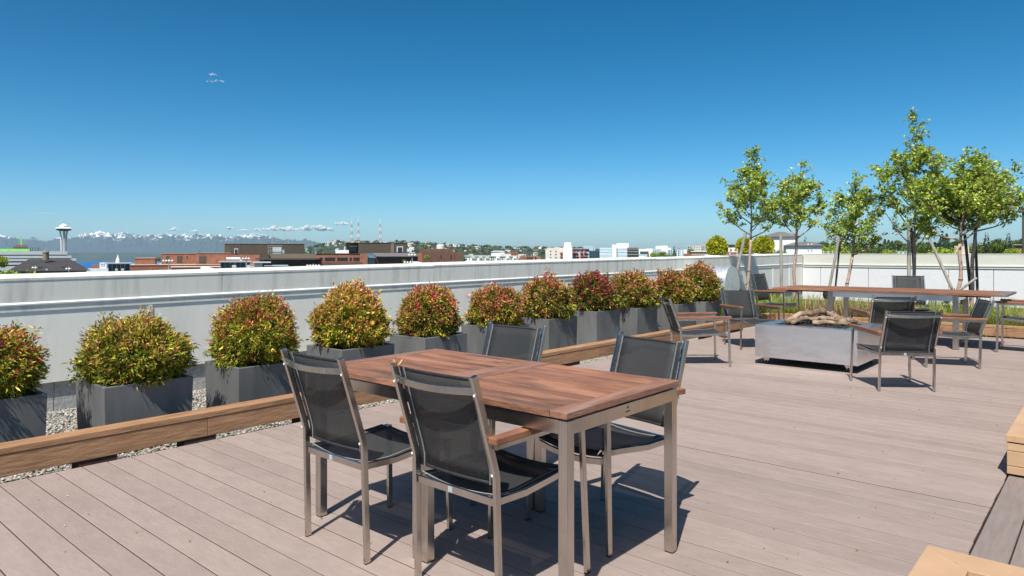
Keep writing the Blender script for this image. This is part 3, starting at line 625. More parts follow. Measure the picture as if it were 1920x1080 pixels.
def planter(u, v, zt, wx, wy, label):
    p = GP(u, v, zt); r = empty('planter_box', (p.x, p.y, 0)); tag(r, label, 'planter', 'charcoal planter boxes along the parapet'); t = .032; zb = -.085
    tp = .012  # slight taper
    b = [(-wx + tp, tp), (-tp, tp), (-tp, wy - tp), (-wx + tp, wy - tp)]; T = [(-wx, 0), (0, 0), (0, wy), (-wx, wy)]; I = [(-wx + t, t), (-t, t), (-t, wy - t), (-wx + t, wy - t)]
    vs_ = [(x, y, zb) for x, y in b] + [(x, y, zt) for x, y in T] + [(x, y, zt) for x, y in I] + [(x, y, zt - .12) for x, y in I]; fs = [(3, 2, 1, 0), (12, 13, 14, 15)]
    for k in range(4):
        j = (k + 1) % 4; fs += [(k, j, 4 + j, 4 + k), (4 + k, 4 + j, 8 + j, 8 + k), (8 + k, 8 + j, 12 + j, 12 + k)]
    part('box', MB().add(vs_, fs), M['planter'], r, .004)
    part('soil', MB().box(-wx + t + .001, -t - .001, t + .001, wy - t - .001, zt - .119, zt - .055), M['soil'], r)
    return Vector((p.x - wx / 2, p.y + wy / 2, zt - .055))
PL = [ # u, v of near top corner, top z, wx, wy, planter label, shrub style, a, h, shrub label
 (-140, 768, .38, .58, .62, 'charcoal planter box at the left edge of the picture', 'redtop', .36, .60, 'red and green shrub cut by the left picture edge'),
 (195, 727.6, .38, .57, .61, 'charcoal planter box with a fallen leaf on its rim, second from the left', 'green', .375, .60, 'yellow-green feathery shrub, second from the left'),
 (447, 691, .385, .58, .61, 'charcoal planter box under the crimson-tipped shrub', 'redtop', .385, .66, 'round crimson-tipped green shrub, third from the left'),
 (641, 657, .41, .58, .62, 'charcoal planter box under the orange and yellow shrub', 'orange', .375, .64, 'dense orange and yellow shrub behind the armless chair'),
 (797, 634.5, .42, .58, .62, 'charcoal planter box under the pink-tinged shrub left of the far chair', 'pink', .36, .60, 'pink-tinged shrub between the orange shrub and the far chair'),
 (930, 614, .43, .58, .62, 'charcoal planter box hidden half behind the far sling chair', 'pink', .36, .57, 'yellowish shrub just above the back of the far sling chair'),
 (1029, 599, .44, .58, .64, 'charcoal planter box seen whole right of the far sling chair', 'bronze', .385, .66, 'bronze shrub in the planter right of the far sling chair'),
 (1119, 584.5, .445, .58, .64, 'charcoal planter box under the maroon-topped shrub', 'maroon', .385, .66, 'maroon-topped shrub, fourth from the far end of the row'),
 (1195, 578, .44, .58, .64, 'charcoal planter box behind the sideways low armchair, third from the far end', 'bronze', .40, .68, 'spreading bronze shrub, third from the far end of the row'),
 (1272, 571, .445, .58, .64, 'charcoal planter box second from the far end of the row', 'bronze', .38, .66, 'rusty bronze shrub, second from the far end of the row'),
 (1323, 566, .46, .58, .64, 'charcoal planter box at the far end of the row', 'bronze', .40, .76, 'tall rusty shrub at the far end of the planter row')]
ASP = [(.86,.80), (.86,.77), (.82,.82), (.84,.90), (.80,.88), (.82,.84), (.85,.84), (.80,.86), (.90,.84), (.80,.84), (.86,.88)]
for i, (u, v, zt, wx, wy, pl, st, a, h, sl_) in enumerate(PL):
    c = planter(u, v, zt, wx, wy, pl)
    r = empty('potted_shrub', c, random.uniform(0, 6)); tag(r, sl_, 'shrub', 'heavenly bamboo shrubs in the planter row')
    fo, stm = shrub_mesh(31 + i, a * ASP[i][0], h * ASP[i][1], ST[st], 900 if i < 6 else 520, 36 if i < 6 else 30, 1.0 if i < 6 else 1.35)
    link('foliage', fo, r); link('stems', stm, r)
q = GP(228, 722, .38); curl_leaf('dry_leaf', 'orange dead leaf lying on the rim of the second planter', (q.x - .012, q.y, .383), 4, .052, .12)
# ================================================================== YOUNG TREES
def tree_mesh(seed, H_, fork, lean, cw, ch, n_limb, n_cl, top_skew=0, girth=.033):
    """local base at the origin. lean: (x,y) of the fork. returns bark, twig, crown meshes"""
    rg = random.Random(seed); bark = MB(); tw = MB(); cl = []
    def curve(p0, p1, bow, n=7):
        p0, p1 = Vector(p0), Vector(p1); d = p1 - p0
        return [p0 + d * (i / n) + Vector(bow) * math.sin(i / n * math.pi) + Vector((rg.gauss(0, 1), rg.gauss(0, 1), 0)) * .010 * (1 if 0 < i < n else 0) for i in range(n + 1)]
    F = Vector((lean[0], lean[1], fork)); T = Vector((lean[0] + top_skew, lean[1], H_))
    tr = curve((0, 0, -.05), F, (rg.uniform(-.03, .03), rg.uniform(-.03, .03), 0))
    bark.tube(tr, [girth * (1.25 - .35 * i / 7) for i in range(8)], 9)
    ld = curve(F, T, (rg.uniform(-.05, .05), rg.uniform(-.05, .05), 0), 9); bark.tube(ld[:6], [girth * .85 * (1 - .12 * i) for i in range(6)], 7); tw.tube(ld[5:], [girth * .36 * (1 - .2 * i) for i in range(5)], 5)
    def twigs(path, rad0, n):
        for _ in range(n):
            t = rg.uniform(.30, 1.0); i = min(len(path) - 2, int(t * (len(path) - 1))); b = path[i].lerp(path[i + 1], rg.random())
            d = Vector((rg.gauss(0, 1), rg.gauss(0, 1), rg.uniform(.1, 1.3))).normalized(); L_ = rg.uniform(.10, .28)
            e = b + d * L_; m = b + d * L_ * .5 + Vector((0, 0, -.015)); tw.tube([b, m, e], [rad0, rad0 * .7, rad0 * .35], 4, False)
            cl.append((e, d)); cl.append((m, d))
            if rg.random() < .6: cl.append((b.lerp(e, .75), d))
    n_cl = int(n_cl * 1.35); twigs(ld, .006, int(n_cl * .16))
    for k in range(n_limb):
        t = k / n_limb; b0 = F.lerp(T, .02 + .62 * t ** 1.15); a = k * 2.4 + rg.uniform(-.4, .4)
        s = (t + .12); wgt = math.sin(min(1, .18 + t * .95) * math.pi) ** .6      # pear-shaped crown
        rad_ = cw / 2 * (.62 + .38 * wgt) * (1 - .45 * t) * rg.uniform(.8, 1.15)
        zt = b0.z + ch * (.24 + .22 * rg.random()) * (1.05 - .5 * t)
        e = Vector((b0.x + math.cos(a) * rad_, b0.y + math.sin(a) * rad_, min(zt, H_ * .99)))
        pth = curve(b0, e, (math.cos(a) * rad_ * .16, math.sin(a) * rad_ * .16, -.06))
        r0 = girth * (.5 - .3 * t); (bark if k < 3 else tw).tube(pth, [r0 * (1 - .11 * i) for i in range(len(pth))], 6); twigs(pth, .005, int(n_cl * .55 / n_limb))
        for _ in range(3):
            i = rg.randint(2, 6); b = pth[i]; a2 = a + rg.uniform(-1.1, 1.1); L_ = rad_ * rg.uniform(.35, .7)
            e2 = b + Vector((math.cos(a2) * L_ * .7, math.sin(a2) * L_ * .7, L_ * rg.uniform(.35, 1.0))); p2 = curve(b, e2, (0, 0, -.02), 4)
            tw.tube(p2, [r0 * .45 * (1 - .15 * j) for j in range(5)], 4); twigs(p2, .004, int(n_cl * .10 / n_limb) + 2)
    P_, A_ = [], []
    for e, d in cl:
        for _ in range(rg.randint(5, 9)):
            ax = Vector((rg.gauss(0, 1), rg.gauss(0, 1), rg.gauss(-.35, .6))) + d * .4; P_.append(e + Vector((rg.gauss(0, 1), rg.gauss(0, 1), rg.gauss(0, 1))) * .022); A_.append(ax)
    P_ = np.array([p[:] for p in P_]); A_ = np.array([p[:] for p in A_]); n = len(P_); ln = RNG.uniform(.042, .078, n)
    col = pal(n, [(.15,.23,.025), (.31,.43,.05), (.48,.58,.09), (.62,.66,.18), (.30,.19,.08)], [1.8, 3.2, 3.0, 1.8, .3], .16)
    tree_mesh.tie = tuple(tr[4]); return bark.mesh('trunk', M['bark'], True), tw.mesh('branches', M['twig'], True), quads_mesh('crown', leaf_quads(P_, A_, ln, ln * RNG.uniform(.55, .72, n), .16, .05), col, M['leaf'])
TR = [ # u base, y, z top, fork z, lean (cam right), crown width, limbs, clusters, skew, label
 (1398, 16.0, 3.68, 1.62, .12, 1.55, 13, 230, .06, 'leftmost young tree, beside the galvanised duct'),
 (1487, 16.2, 3.38, 1.60, .08, 1.20, 12, 170, .10, 'small young tree, second from the left, by the wall corner'),
 (1567, 16.0, 2.98, 1.22, .36, 1.30, 12, 165, .10, 'short leaning young tree in the middle of the row'),
 (1712, 16.0, 4.08, 1.30, .03, 1.45, 17, 270, .05, 'tallest young tree with several upright stems'),
 (1790, 15.6, 3.08, 1.48, .10, 1.65, 14, 260, .06, 'slightly leaning young tree, second from the right'),
 (1824, 16.1, 3.15, 1.70, .05, 1.62, 16, 290, .14, 'rightmost young tree with a full bushy crown')]
for i, (u, y_, zt, fk, le, cw, nl, nc, skw, lb) in enumerate(TR):
    p = AT(u, y_, -.08); r = empty('young_tree', p, YAW); tag(r, lb, 'tree', 'young trees in the far bed')
    bk_, tw_, cr_ = tree_mesh(50 + i, zt + .08, fk + .08, (le, 0), cw, zt - fk, nl, nc, skw)
    t_ = link('trunk', bk_, r); link('branches', tw_, r); link('crown', cr_, r)
    f = .45; link('tie', MB().lathe([(.030, tree_mesh.tie[2]), (.041, tree_mesh.tie[2]), (.041, tree_mesh.tie[2] + .022), (.030, tree_mesh.tie[2] + .022)], 12, tree_mesh.tie[:2]).mesh('tie', M['tie']), t_) if i in (0, 2, 4) else None
def stake(u0, v0, u1, v1, y_, r, mat, label, zb=None):
    k = empty('tree_stake'); 
    p1 = AT(u1, y_); Y1 = -p1.x * SA + p1.y * CA; p1.z = EYE - (v1 - HZ) * Y1 / FPX
    p0 = AT(u0, y_ - .05); Y0 = -p0.x * SA + p0.y * CA; p0.z = EYE - (v0 - HZ) * Y0 / FPX
    if zb is not None:
        t = (p0.z - zb) / max(.01, (p1.z - p0.z)); p0 = p0 - (p1 - p0) * t
    bpy.data.objects.remove(k)
    o = part('tree_stake', MB().tube([p0, p0.lerp(p1, .5) + Vector((.004, 0, 0)), p1], [r, r, r * .95], 9), mat, None, .004)
    return tag(o, label, 'stake', 'stakes supporting the young trees')
stake(1374, 545, 1398, 436, 15.7, .036, M['stake'], 'leaning grey stake at the leftmost young tree', -.1)
stake(1465, 540, 1464, 441, 16.0, .034, M['stake'], 'upright grey stake left of the second young tree', -.1)
stake(1556, 532, 1573, 447, 15.8, .030, M['stake'], 'leaning grey stake at the short leaning tree', -.1)
stake(1567, 530, 1575, 452, 16.3, .022, M['stake_dark'], 'thin dark stake behind the short leaning tree', -.1)
stake(1704, 520, 1704, 422, 15.8, .036, M['stake'], 'tall square grey stake left of the tallest tree', -.1)
stake(1713, 500, 1709, 427, 16.4, .026, M['stake_dark'], 'dark stake right behind the tallest tree', -.1)
stake(1784, 540, 1745, 453, 15.3, .028, M['stake'], 'grey stake slanting left before the second tree from the right', -.1)
stake(1818, 530, 1809, 440, 16.2, .028, M['stake_dark'], 'dark stake between the two right-hand trees', -.1)
stake(1806, 539, 1832, 521, 15.4, .026, M['stake'], 'short grey stake lying askew at the rightmost tree', -.1)
stake(1832, 535, 1829, 445, 16.5, .026, M['stake_dark'], 'dark stake right behind the rightmost tree', -.1)
# ================================================================== FAR BED: grasses, duct, small things
def grass(name, label, n_cl, area, ln0, ln1, cols, wts, zb=-.07, per=34):
    P_ = []; C_ = []
    for _ in range(n_cl):
        cx, cy = area(); k = int(per * random.uniform(.7, 1.3)); s = random.uniform(.8, 1.25)
        a = RNG.uniform(0, 6.283, k); L_ = RNG.uniform(ln0, ln1, k) * s; sp = RNG.uniform(.25, 1.0, k) * .95
        b = np.stack([cx + RNG.normal(size=k) * .035, cy + RNG.normal(size=k) * .035, np.full(k, zb)], 1)
        dr = np.stack([np.cos(a), np.sin(a), np.zeros(k)], 1); sd_ = np.stack([-np.sin(a), np.cos(a), np.zeros(k)], 1) * RNG.uniform(.003, .006, (k, 1))
        pts = []
        for t in (0, .4, .75, 1):
            pts.append(b + dr * (L_ * sp * t ** 1.5)[:, None] + np.array([0, 0, 1]) * (L_ * (t - .48 * sp * t ** 2.4))[:, None])
        c = pal(k, cols, wts, .2)
        for q in range(3):
            w0, w1 = (1, .9, .65, .05)[q], (1, .9, .65, .05)[q + 1]
            P_.append(np.stack([pts[q] - sd_ * w0, pts[q] + sd_ * w0, pts[q + 1] + sd_ * w1, pts[q + 1] - sd_ * w1], 1)); C_.append(c)
    o = link(name, quads_mesh(name, np.concatenate(P_), np.concatenate(C_), M['leaf'])); return tag(o, label, 'grass', kind='stuff')
ar1 = lambda: (random.uniform(-6.9, 1.2), 13.35 + abs(random.gauss(0, 1.6)))
grass('sedge_grass', 'arching green and yellow sedge filling the far bed', 820, ar1, .34, .58, [(.12,.20,.02), (.24,.33,.03), (.44,.42,.07), (.46,.36,.16)], [3, 3.4, 1.8, 1.1])
grass('dry_grass', 'straw coloured dry grass at the left of the far bed', 60, lambda: (random.uniform(-4.4, -3.2), random.uniform(13.4, 14.2)), .35, .6, [(.34,.25,.14), (.46,.37,.22), (.25,.16,.09)], [2, 2, 1], per=44)
grass('golden_grass', 'golden arching grass at the right of the far bed', 90, lambda: (random.uniform(-1.6, 1.0), random.uniform(13.35, 14.8)), .4, .65, [(.50,.42,.16), (.60,.52,.26), (.20,.26,.04)], [2, 2, 1.4], per=40)
# orange ground cover leaves
n = 2600; p_ = np.stack([RNG.uniform(-4.6, -2.2, n), 13.5 + np.abs(RNG.normal(size=n)) * .45, RNG.uniform(-.05, .34, n)], 1)
keep = np.array([noise.noise(Vector((a * 1.6, b * 1.6, 0))) > .02 for a, b, c in p_]); p_ = p_[keep]; n = len(p_)
tag(link('ground_cover', quads_mesh('ground_cover', leaf_quads(p_, RNG.normal(size=(n, 3)), RNG.uniform(.03, .055, n), RNG.uniform(.02, .035, n)), pal(n, [(.55,.28,.06), (.60,.42,.08), (.30,.30,.04)], [2, 2, 1]), M['leaf'])), 'orange and yellow low ground cover behind the far kerb', 'ground cover', kind='stuff')
bed = struct(part('planting_bed', MB().box(-7.05, 3, 13.26, CY - .02, -.099, -.068), M['soil']), 'dark soil of the far planting bed')
dct = empty('exhaust_duct', (WX + .02, 14.2, .66)); tag(dct, 'round galvanised metal duct sticking out of the parapet', 'duct')
part('body', MB().tube([(0, 0, 0), (.93, 0, 0)], .375, 40, False), M['galv'], dct, smooth=True)
part('end_cap', MB().tube([(.90, 0, 0), (.928, 0, 0)], .368, 40), M['galv'], dct)
part('seam_ring', MB().tube([(.885, 0, 0), (.915, 0, 0)], .380, 40), M['galv'], dct)
part('support_leg', MB().box(.6, .66, -.03, .03, -.76, -.36), M['galv'], dct)
def spot(u, y_, label):
    p = AT(u, y_, -.07); r = empty('spotlight', p, YAW); tag(r, label, 'lamp', 'small black garden spotlights')
    part('spike', MB().tube([(0, 0, 0), (0, 0, .42)], .012, 8), M['black'], r); part('head', MB().lathe([(.03, .40), (.06, .44), (.07, .5), (.06, .56), (.02, .58)], 14), M['black'], r)
spot(1384, 15.4, 'small black spotlight beside the leaning stake at the duct'); spot(1549, 15.4, 'small black spotlight left of the short leaning tree'); spot(1808, 15.2, 'small black spotlight between the right-hand trees')
for i, (u, y_, lb) in enumerate(((1425, 13.55, 'black nursery pot behind the low armchair at the kerb'), (1690, 13.6, 'black nursery pot behind the long table, leftmost of three'), (1735, 13.5, 'black nursery pot behind the long table, middle of three'), (1800, 13.5, 'grey-black nursery pot behind the long table, rightmost of three'))):
    p = AT(u, y_, -.067); r = empty('nursery_pot', p); tag(r, lb, 'pot', 'nursery pots behind the far kerb')
    part('pot', MB().lathe([(.13, 0), (.17, .30), (.182, .30), (.182, .335), (.165, .335), (.15, .25)], 20), M['black'], r); part('soil', MB().lathe([(.10, .24), (.149, .26)], 16), M['soil'], r)
# small dark shrub by the second tree from the right
def bush(name, label, p, rx, rz, n, cols, wts, ll, ww, mat='leaf', cat='shrub', group=None, stem=True, parentz=0):
    r = empty(name, p); tag(r, label, cat, group)
    d = unit(RNG.normal(size=(n, 3))); rr = RNG.uniform(.35, 1.0, (n, 1)) ** .5; am = np.array([1 + .16 * noise.noise(Vector(x) * 2.5 + Vector((p[0], p[1], 0))) + .08 * noise.noise(Vector(x) * 7) for x in d])[:, None]
    q = d * rr * am * np.array([rx, rx, rz]) + np.array([0, 0, rz]); ln = RNG.uniform(.7, 1.3, n) * ll
    link('foliage', quads_mesh('foliage', leaf_quads(q, d + RNG.normal(size=(n, 3)) * .7, ln, ln * ww), pal(n, cols, wts, .2), M[mat]), r)
    if stem: part('stem', MB().tube([(0, 0, -.05), (0, 0, rz * 1.3)], [rx * .07, rx * .03], 7), M['twig'], r)
    return r
p = AT(1790, 15.1, -.07); bush('small_shrub', 'sparse dark green shrub at the foot of the second tree from the right', p, .16, .36, 260, [(.03,.05,.02), (.06,.09,.03)], [1, 1], .06, .35)
p = AT(1408, 15.6, -.07); bush('small_shrub', 'thin leafy sprout between the leftmost tree and its stake', p, .13, .42, 110, [(.14,.17,.04), (.25,.22,.07)], [1, 1], .055, .45)
# scattered litter on the deck
n = 320; pts = np.stack([RNG.uniform(-4.7, -.5, n), 1.0 + RNG.random(n) ** 1.4 * 9, np.full(n, .0025)], 1); ax = RNG.normal(size=(n, 3)); ax[:, 2] *= .06
ln = RNG.uniform(.006, .016, n)
tag(link('leaf_litter', quads_mesh('leaf_litter', leaf_quads(pts, ax, ln, ln * .6, .05, 0) + np.array([0, 0, .003]), pal(n, [(.42,.15,.06), (.16,.06,.03), (.55,.40,.28)], [2, 2, 1]), M['far_leaf'])), 'tiny dry leaf scraps scattered on the deck boards', 'leaf litter', kind='stuff')
# ================================================================== THE CITY AND THE LAND
def sm(a, b, x): t = min(1, max(0, (x - a) / (b - a))); return t * t * (3 - 2 * t)
def hland(X, Y):
    if Y < 200: return -26
    u = 960 + FPX * X / Y; h = -26.0
    left = 1 - sm(430, 600, u)
    drop = sm(800, 2300, Y); h += left * drop * -90
    h += left * sm(9900, 11200, Y) * (112 + 22 * noise.noise(Vector((X * .0006, Y * .0004, 0))) + 8 * noise.noise(Vector((X * .003, 0, 3))))
    hill = sm(520, 640, u) * (1 - sm(1080, 1330, u)); prof = 66 - 22 * sm(690, 1000, u) - 10 * sm(1000, 1200, u)
    h += hill * sm(1500, 2700, Y) * prof * (1 - .4 * sm(3300, 5000, Y))
    h += (1 - left) * (1 - hill) * sm(500, 2600, Y) * 22
    h += 40 * sm(14000, 17000, Y)
    return h
rings = [0, 60, 150, 300, 500, 700, 900, 1150, 1400, 1700, 2000, 2300, 2600, 2900, 3300, 3800, 4500, 5500, 7000, 8500, 9700, 10000, 10300, 10700, 11200, 12000, 13500, 15500, 18000, 21000, 24000]
na = 240; vs_ = [(0, 0, -26.0)]; fs = []
for r in rings[1:]:
    for k in range(na):
        a = 2 * math.pi * k / na; X, Y = r * math.sin(a), r * math.cos(a); p = W(X, Y, hland(X, Y)); vs_.append(p)
for k in range(na): fs.append((0, 1 + (k + 1) % na, 1 + k))
for i in range(len(rings) - 2):
    for k in range(na):
        a, b = 1 + i * na, 1 + (i + 1) * na; fs.append((a + k, a + (k + 1) % na, b + (k + 1) % na, b + k))
M['land'] = pm('wooded_land', (.022,.042,.022), (.06,.07,.045), .004, .95, detail=10)
struct(part('ground', MB().add(vs_, fs), M['land'], smooth=True), 'city ground and far wooded shores')
M['sea'] = pm('sea_water', (.004,.085,.27), (.008,.10,.30), .002, .6, spec=.1)
wv = [W(x, y_, -111.5) for x, y_ in ((-12500, 1500), (2500, 1500), (2500, 10900), (-12500, 10900))]
struct(part('water', MB().add(wv, [(0, 1, 2, 3)]), M['sea']), 'blue sound beyond the city')
# mountains --------------------------------------------------------
RID = [(-600, 450), (-300, 440), (-100, 442), (0, 436), (10, 436), (25, 443), (45, 448), (60, 443), (90, 449), (110, 444), (130, 440), (150, 435), (170, 433), (190, 430), (200, 431), (215, 438), (230, 433), (255, 436), (275, 439), (300, 437), (340, 438), (370, 437), (400, 437), (420, 439), (450, 438), (480, 437), (495, 437), (510, 441), (530, 445), (545, 448), (575, 447), (590, 449), (612, 457), (640, 452), (665, 456), (700, 459), (760, 464), (900, 468), (1100, 469), (1350, 468), (1700, 467), (2100, 466)]
def rid(u):
    for (a, b), (c, d) in zip(RID[:-1], RID[1:]):
        if a <= u <= c: return b + (d - b) * (u - a) / (c - a)
    return 465
nu, ns = 900, 34; vs_ = []; fs = []; YM = 20000
for j in range(ns + 1):
    s = j / ns
    for i in range(nu + 1):
        u = -160 + 1700 * i / nu; Y = 16500 + 5600 * s; X = (u - 960) / FPX * YM * (Y / YM)
        pk = (HZ - rid(u)) * YM / FPX
        e = sm(0, .62, s) * (1 - sm(.66, 1.0, s) * .75)
        q = Vector((X * .0013, Y * .0013, 1.7)); rg_ = noise.ridged_multi_fractal(q, .9, 2.1, 7, 1.0, 2.0) * .30
        z = pk * e * (.70 + .50 * rg_) + pk * (.16 * noise.noise(q * 5) + .12 * noise.noise(q * 13) + .07 * noise.noise(q * 29)) * e
        z = min(z, pk * 1.22); vs_.append(W(X, Y, z - 22 - (1 - e) * 10))
for j in range(ns):
    for i in range(nu): a = j * (nu + 1) + i; fs.append((a, a + 1, a + nu + 2, a + nu + 1))
def snowmat():
    m, nt, b, out = newmat('forest_and_snow'); N, L = nt.nodes, nt.links; b.inputs['Roughness'].default_value = .9
    g = N.new('ShaderNodeNewGeometry'); sx = N.new('ShaderNodeSeparateXYZ'); L.new(g.outputs['Position'], sx.inputs[0])
    nz = N.new('ShaderNodeTexNoise'); nz.inputs['Scale'].default_value = .0045; nz.inputs['Detail'].default_value = 9; nz.inputs['Roughness'].default_value = .75; L.new(g.outputs['Position'], nz.inputs['Vector'])
    ma = N.new('ShaderNodeMath'); ma.operation = 'MULTIPLY_ADD'; L.new(nz.outputs['Fac'], ma.inputs[0]); ma.inputs[1].default_value = 1500; L.new(sx.outputs[2], ma.inputs[2])
    mr = N.new('ShaderNodeMapRange'); mr.inputs[1].default_value = 1235; mr.inputs[2].default_value = 1360; L.new(ma.outputs[0], mr.inputs[0])
    mx = N.new('ShaderNodeMix'); mx.data_type = 'RGBA'; L.new(mr.outputs[0], mx.inputs[0]); mx.inputs[6].default_value = (.035,.05,.055,1); mx.inputs[7].default_value = (.9,.9,.9,1); L.new(mx.outputs[2], b.inputs['Base Color']); return m
M['snow'] = snowmat()
struct(part('mountains', MB().add(vs_, fs), M['snow'], smooth=True), 'snow capped mountain range on the horizon')
# air --------------------------------------------------------------
hm = bpy.data.materials.new('pale_air'); hm.use_nodes = True; hn = hm.node_tree; hn.nodes.clear()
ho = hn.nodes.new('ShaderNodeOutputMaterial'); hv = hn.nodes.new('ShaderNodeVolumePrincipled'); hn.links.new(hv.outputs[0], ho.inputs['Volume'])
hv.inputs['Color'].default_value = (.60,.86,1.0,1); hv.inputs['Density'].default_value = 1.9e-5; hv.inputs['Anisotropy'].default_value = .0
hz_ = part('haze', MB().box(-29000, 29000, -29000, 29000, -140, 860), hm); tag(hz_, 'pale blue summer haze', 'haze', kind='stuff')
# building kit -----------------------------------------------------
M['brick'] = pm('red_brick', (.26,.105,.066), (.34,.145,.09), .9, .9, dirt=(.20,.09,.06), dscale=.3)
M['brick_dk'] = pm('dark_brown_brick', (.12,.062,.045), (.165,.085,.062), .9, .9)
M['umber'] = pm('dark_umber_cladding', (.070,.056,.042), (.088,.070,.053), .6, .7, stretch=(3, 3, .2))
M['umber_lt'] = pm('umber_trim', (.16,.135,.10), (.19,.16,.12), .6, .7)
M['white'] = pm('white_render', (.76,.76,.74), (.82,.82,.80), .3, .8)
M['cream'] = pm('cream_render', (.60,.57,.50), (.66,.63,.56), .3, .8)
M['grey'] = pm('grey_concrete', (.36,.355,.33), (.43,.425,.40), .4, .85)
M['ltgrey'] = pm('pale_grey_metal', (.58,.60,.61), (.65,.67,.68), .4, .5, metal=.2)
M['glass'] = pm('dark_window_glass', (.018,.024,.030), (.035,.045,.055), .2, .12, spec=.6)
M['glass_bl'] = pm('blue_window_glass', (.10,.16,.20), (.16,.24,.29), .2, .15, spec=.6)
M['paleblue'] = pm('pale_blue_panels', (.50,.60,.66), (.56,.66,.72), .3, .4)
M['teal'] = pm('teal_glass', (.025,.075,.085), (.05,.11,.12), .4, .15, spec=.6)
M['sage'] = pm('sage_siding', (.46,.52,.45), (.52,.58,.50), .3, .8)
M['bluegrey'] = pm('blue_grey_siding', (.34,.46,.52), (.40,.52,.57), .3, .8)
M['shingle'] = pm('dark_shingle_roof', (.035,.033,.034), (.06,.056,.056), 1.5, .9, bump=.3)
M['metalroof'] = pm('grey_brown_metal_roof', (.17,.15,.135), (.21,.185,.17), .6, .5)
M['red'] = pm('red_balcony', (.50,.09,.06), (.56,.11,.08), .4, .6)
M['green'] = pm('lime_green_sheathing', (.22,.62,.10), (.28,.70,.14), .2, .6)
M['tanbox'] = pm('tan_box', (.48,.38,.28), (.54,.43,.33), .4, .8)
M['stone'] = pm('brown_stone', (.18,.15,.105), (.24,.20,.145), .8, .9)
class Bld:
    def __init__(s, name, label, um, Y, zb=-27, group=None, cat='building', turn=0):
        s.um, s.Y, s.zb = um, Y, zb; th = math.atan((um - 960) / FPX); s.c = math.cos(th); s.r = empty(name, W((um - 960) / FPX * Y, Y, zb), YAW - th + R(turn)); tag(s.r, label, cat, group); s.cache = {}
    def x(s, u): return (u - s.um) / FPX * s.Y * s.c
    def z(s, v): return EYE - (v - HZ) * s.Y / FPX - s.zb if v is not None else 0
    def box(s, nm, u0, u1, v0, v1, mat, y0=0, y1=10, parent=None):
        """v0 top, v1 bottom (None = ground); y0..y1 depth behind the facade in metres"""
        return part(nm, MB().box(s.x(u0), s.x(u1), y0, y1, s.z(v1), s.z(v0)), M[mat], parent or s.r)
    def win(s, u0, u1, v0, v1, mat='glass', parent=None, y=0, nm='window', t=None):
        t = t or s.Y * .0003; key = (round(u1 - u0, 2), round(v1 - v0, 2), mat, nm)
        if key not in s.cache:
            a, b = (u1 - u0) / FPX * s.Y * s.c, (v1 - v0) / FPX * s.Y; s.cache[key] = MB().box(0, a, -t, t * 2, 0, b).mesh(nm, M[mat])
        return link(nm, s.cache[key], parent or s.r, (s.x(u0), y, s.z(v1)))
    def grid(s, us, wu, vs, wv, mat='glass', parent=None, y=0):
        for u in us:
            for v in vs: s.win(u, u + wu, v, v + wv, mat, parent, y)
    def hip(s, nm, u0, u1, vt, vb, mat, y0, y1, ridge=.35, over=.6):
        x0, x1, zt, z0 = s.x(u0) - over, s.x(u1) + over, s.z(vt), s.z(vb); ym = (y0 + y1) / 2; rx = (x1 - x0) * ridge
        return part(nm, MB().add([(x0, y0 - over, z0), (x1, y0 - over, z0), (x1, y1 + over, z0), (x0, y1 + over, z0), (x0 + rx, ym, zt), (x1 - rx, ym, zt)], [(0, 1, 5, 4), (1, 2, 5), (2, 3, 4, 5), (3, 0, 4), (3, 2, 1, 0)]), M[mat], s.r)
def fr(a, b, n): return [a + (b - a) * i / n for i in range(n)]
# observation tower
tw = empty('observation_tower', W((119.5 - 960) / FPX * 1750, 1750, -75)); tag(tw, 'white observation tower with saucer top rising above the rooftops', 'tower')
k_ = 1750 / FPX
def tz(v): return EYE - (v - HZ) * k_ + 75
for a in (90, 210, 330):
    c, s_ = math.cos(R(a + 20)), math.sin(R(a + 20)); pts = []; 
    for t in range(13):
        z = t / 12 * tz(431); f = z / tz(431); r_ = 13 - 19.5 * f + 11.5 * f * f + 4.2 * f ** 6
        pts.append((c * r_, s_ * r_, z))
    for off in (-1.3, 1.3): part('leg', MB().bar([(p[0] - s_ * off * (1 + abs(.5 - i / 12)), p[1] + c * off * (1 + abs(.5 - i / 12)), p[2]) for i, p in enumerate(pts)], 1.2, 1.7, (c, s_, 0)), M['white'], tw)
part('core', MB().lathe([(2.3, 0), (2.0, tz(432))], 8), M['grey'], tw)
part('restaurant_ring', MB().lathe([(6, tz(433.5)), (14.5, tz(432)), (16.5, tz(431.2)), (16.5, tz(430.2)), (14, tz(429.6))], 32), M['umber_lt'], tw)
part('saucer', MB().lathe([(14, tz(429.7)), (19.5, tz(429.2)), (20, tz(428.6)), (17, tz(427.4)), (10, tz(426)), (9, tz(425))], 36), M['white'], tw)
part('upper_deck', MB().lathe([(8.5, tz(425.2)), (8.5, tz(423.6)), (10.5, tz(423.2)), (6, tz(421.8)), (3.5, tz(420.6)), (2, tz(419.5))], 28), M['white'], tw)
part('spire', MB().lathe([(1.2, tz(419.6)), (.5, tz(413))], 8), M['grey'], tw)
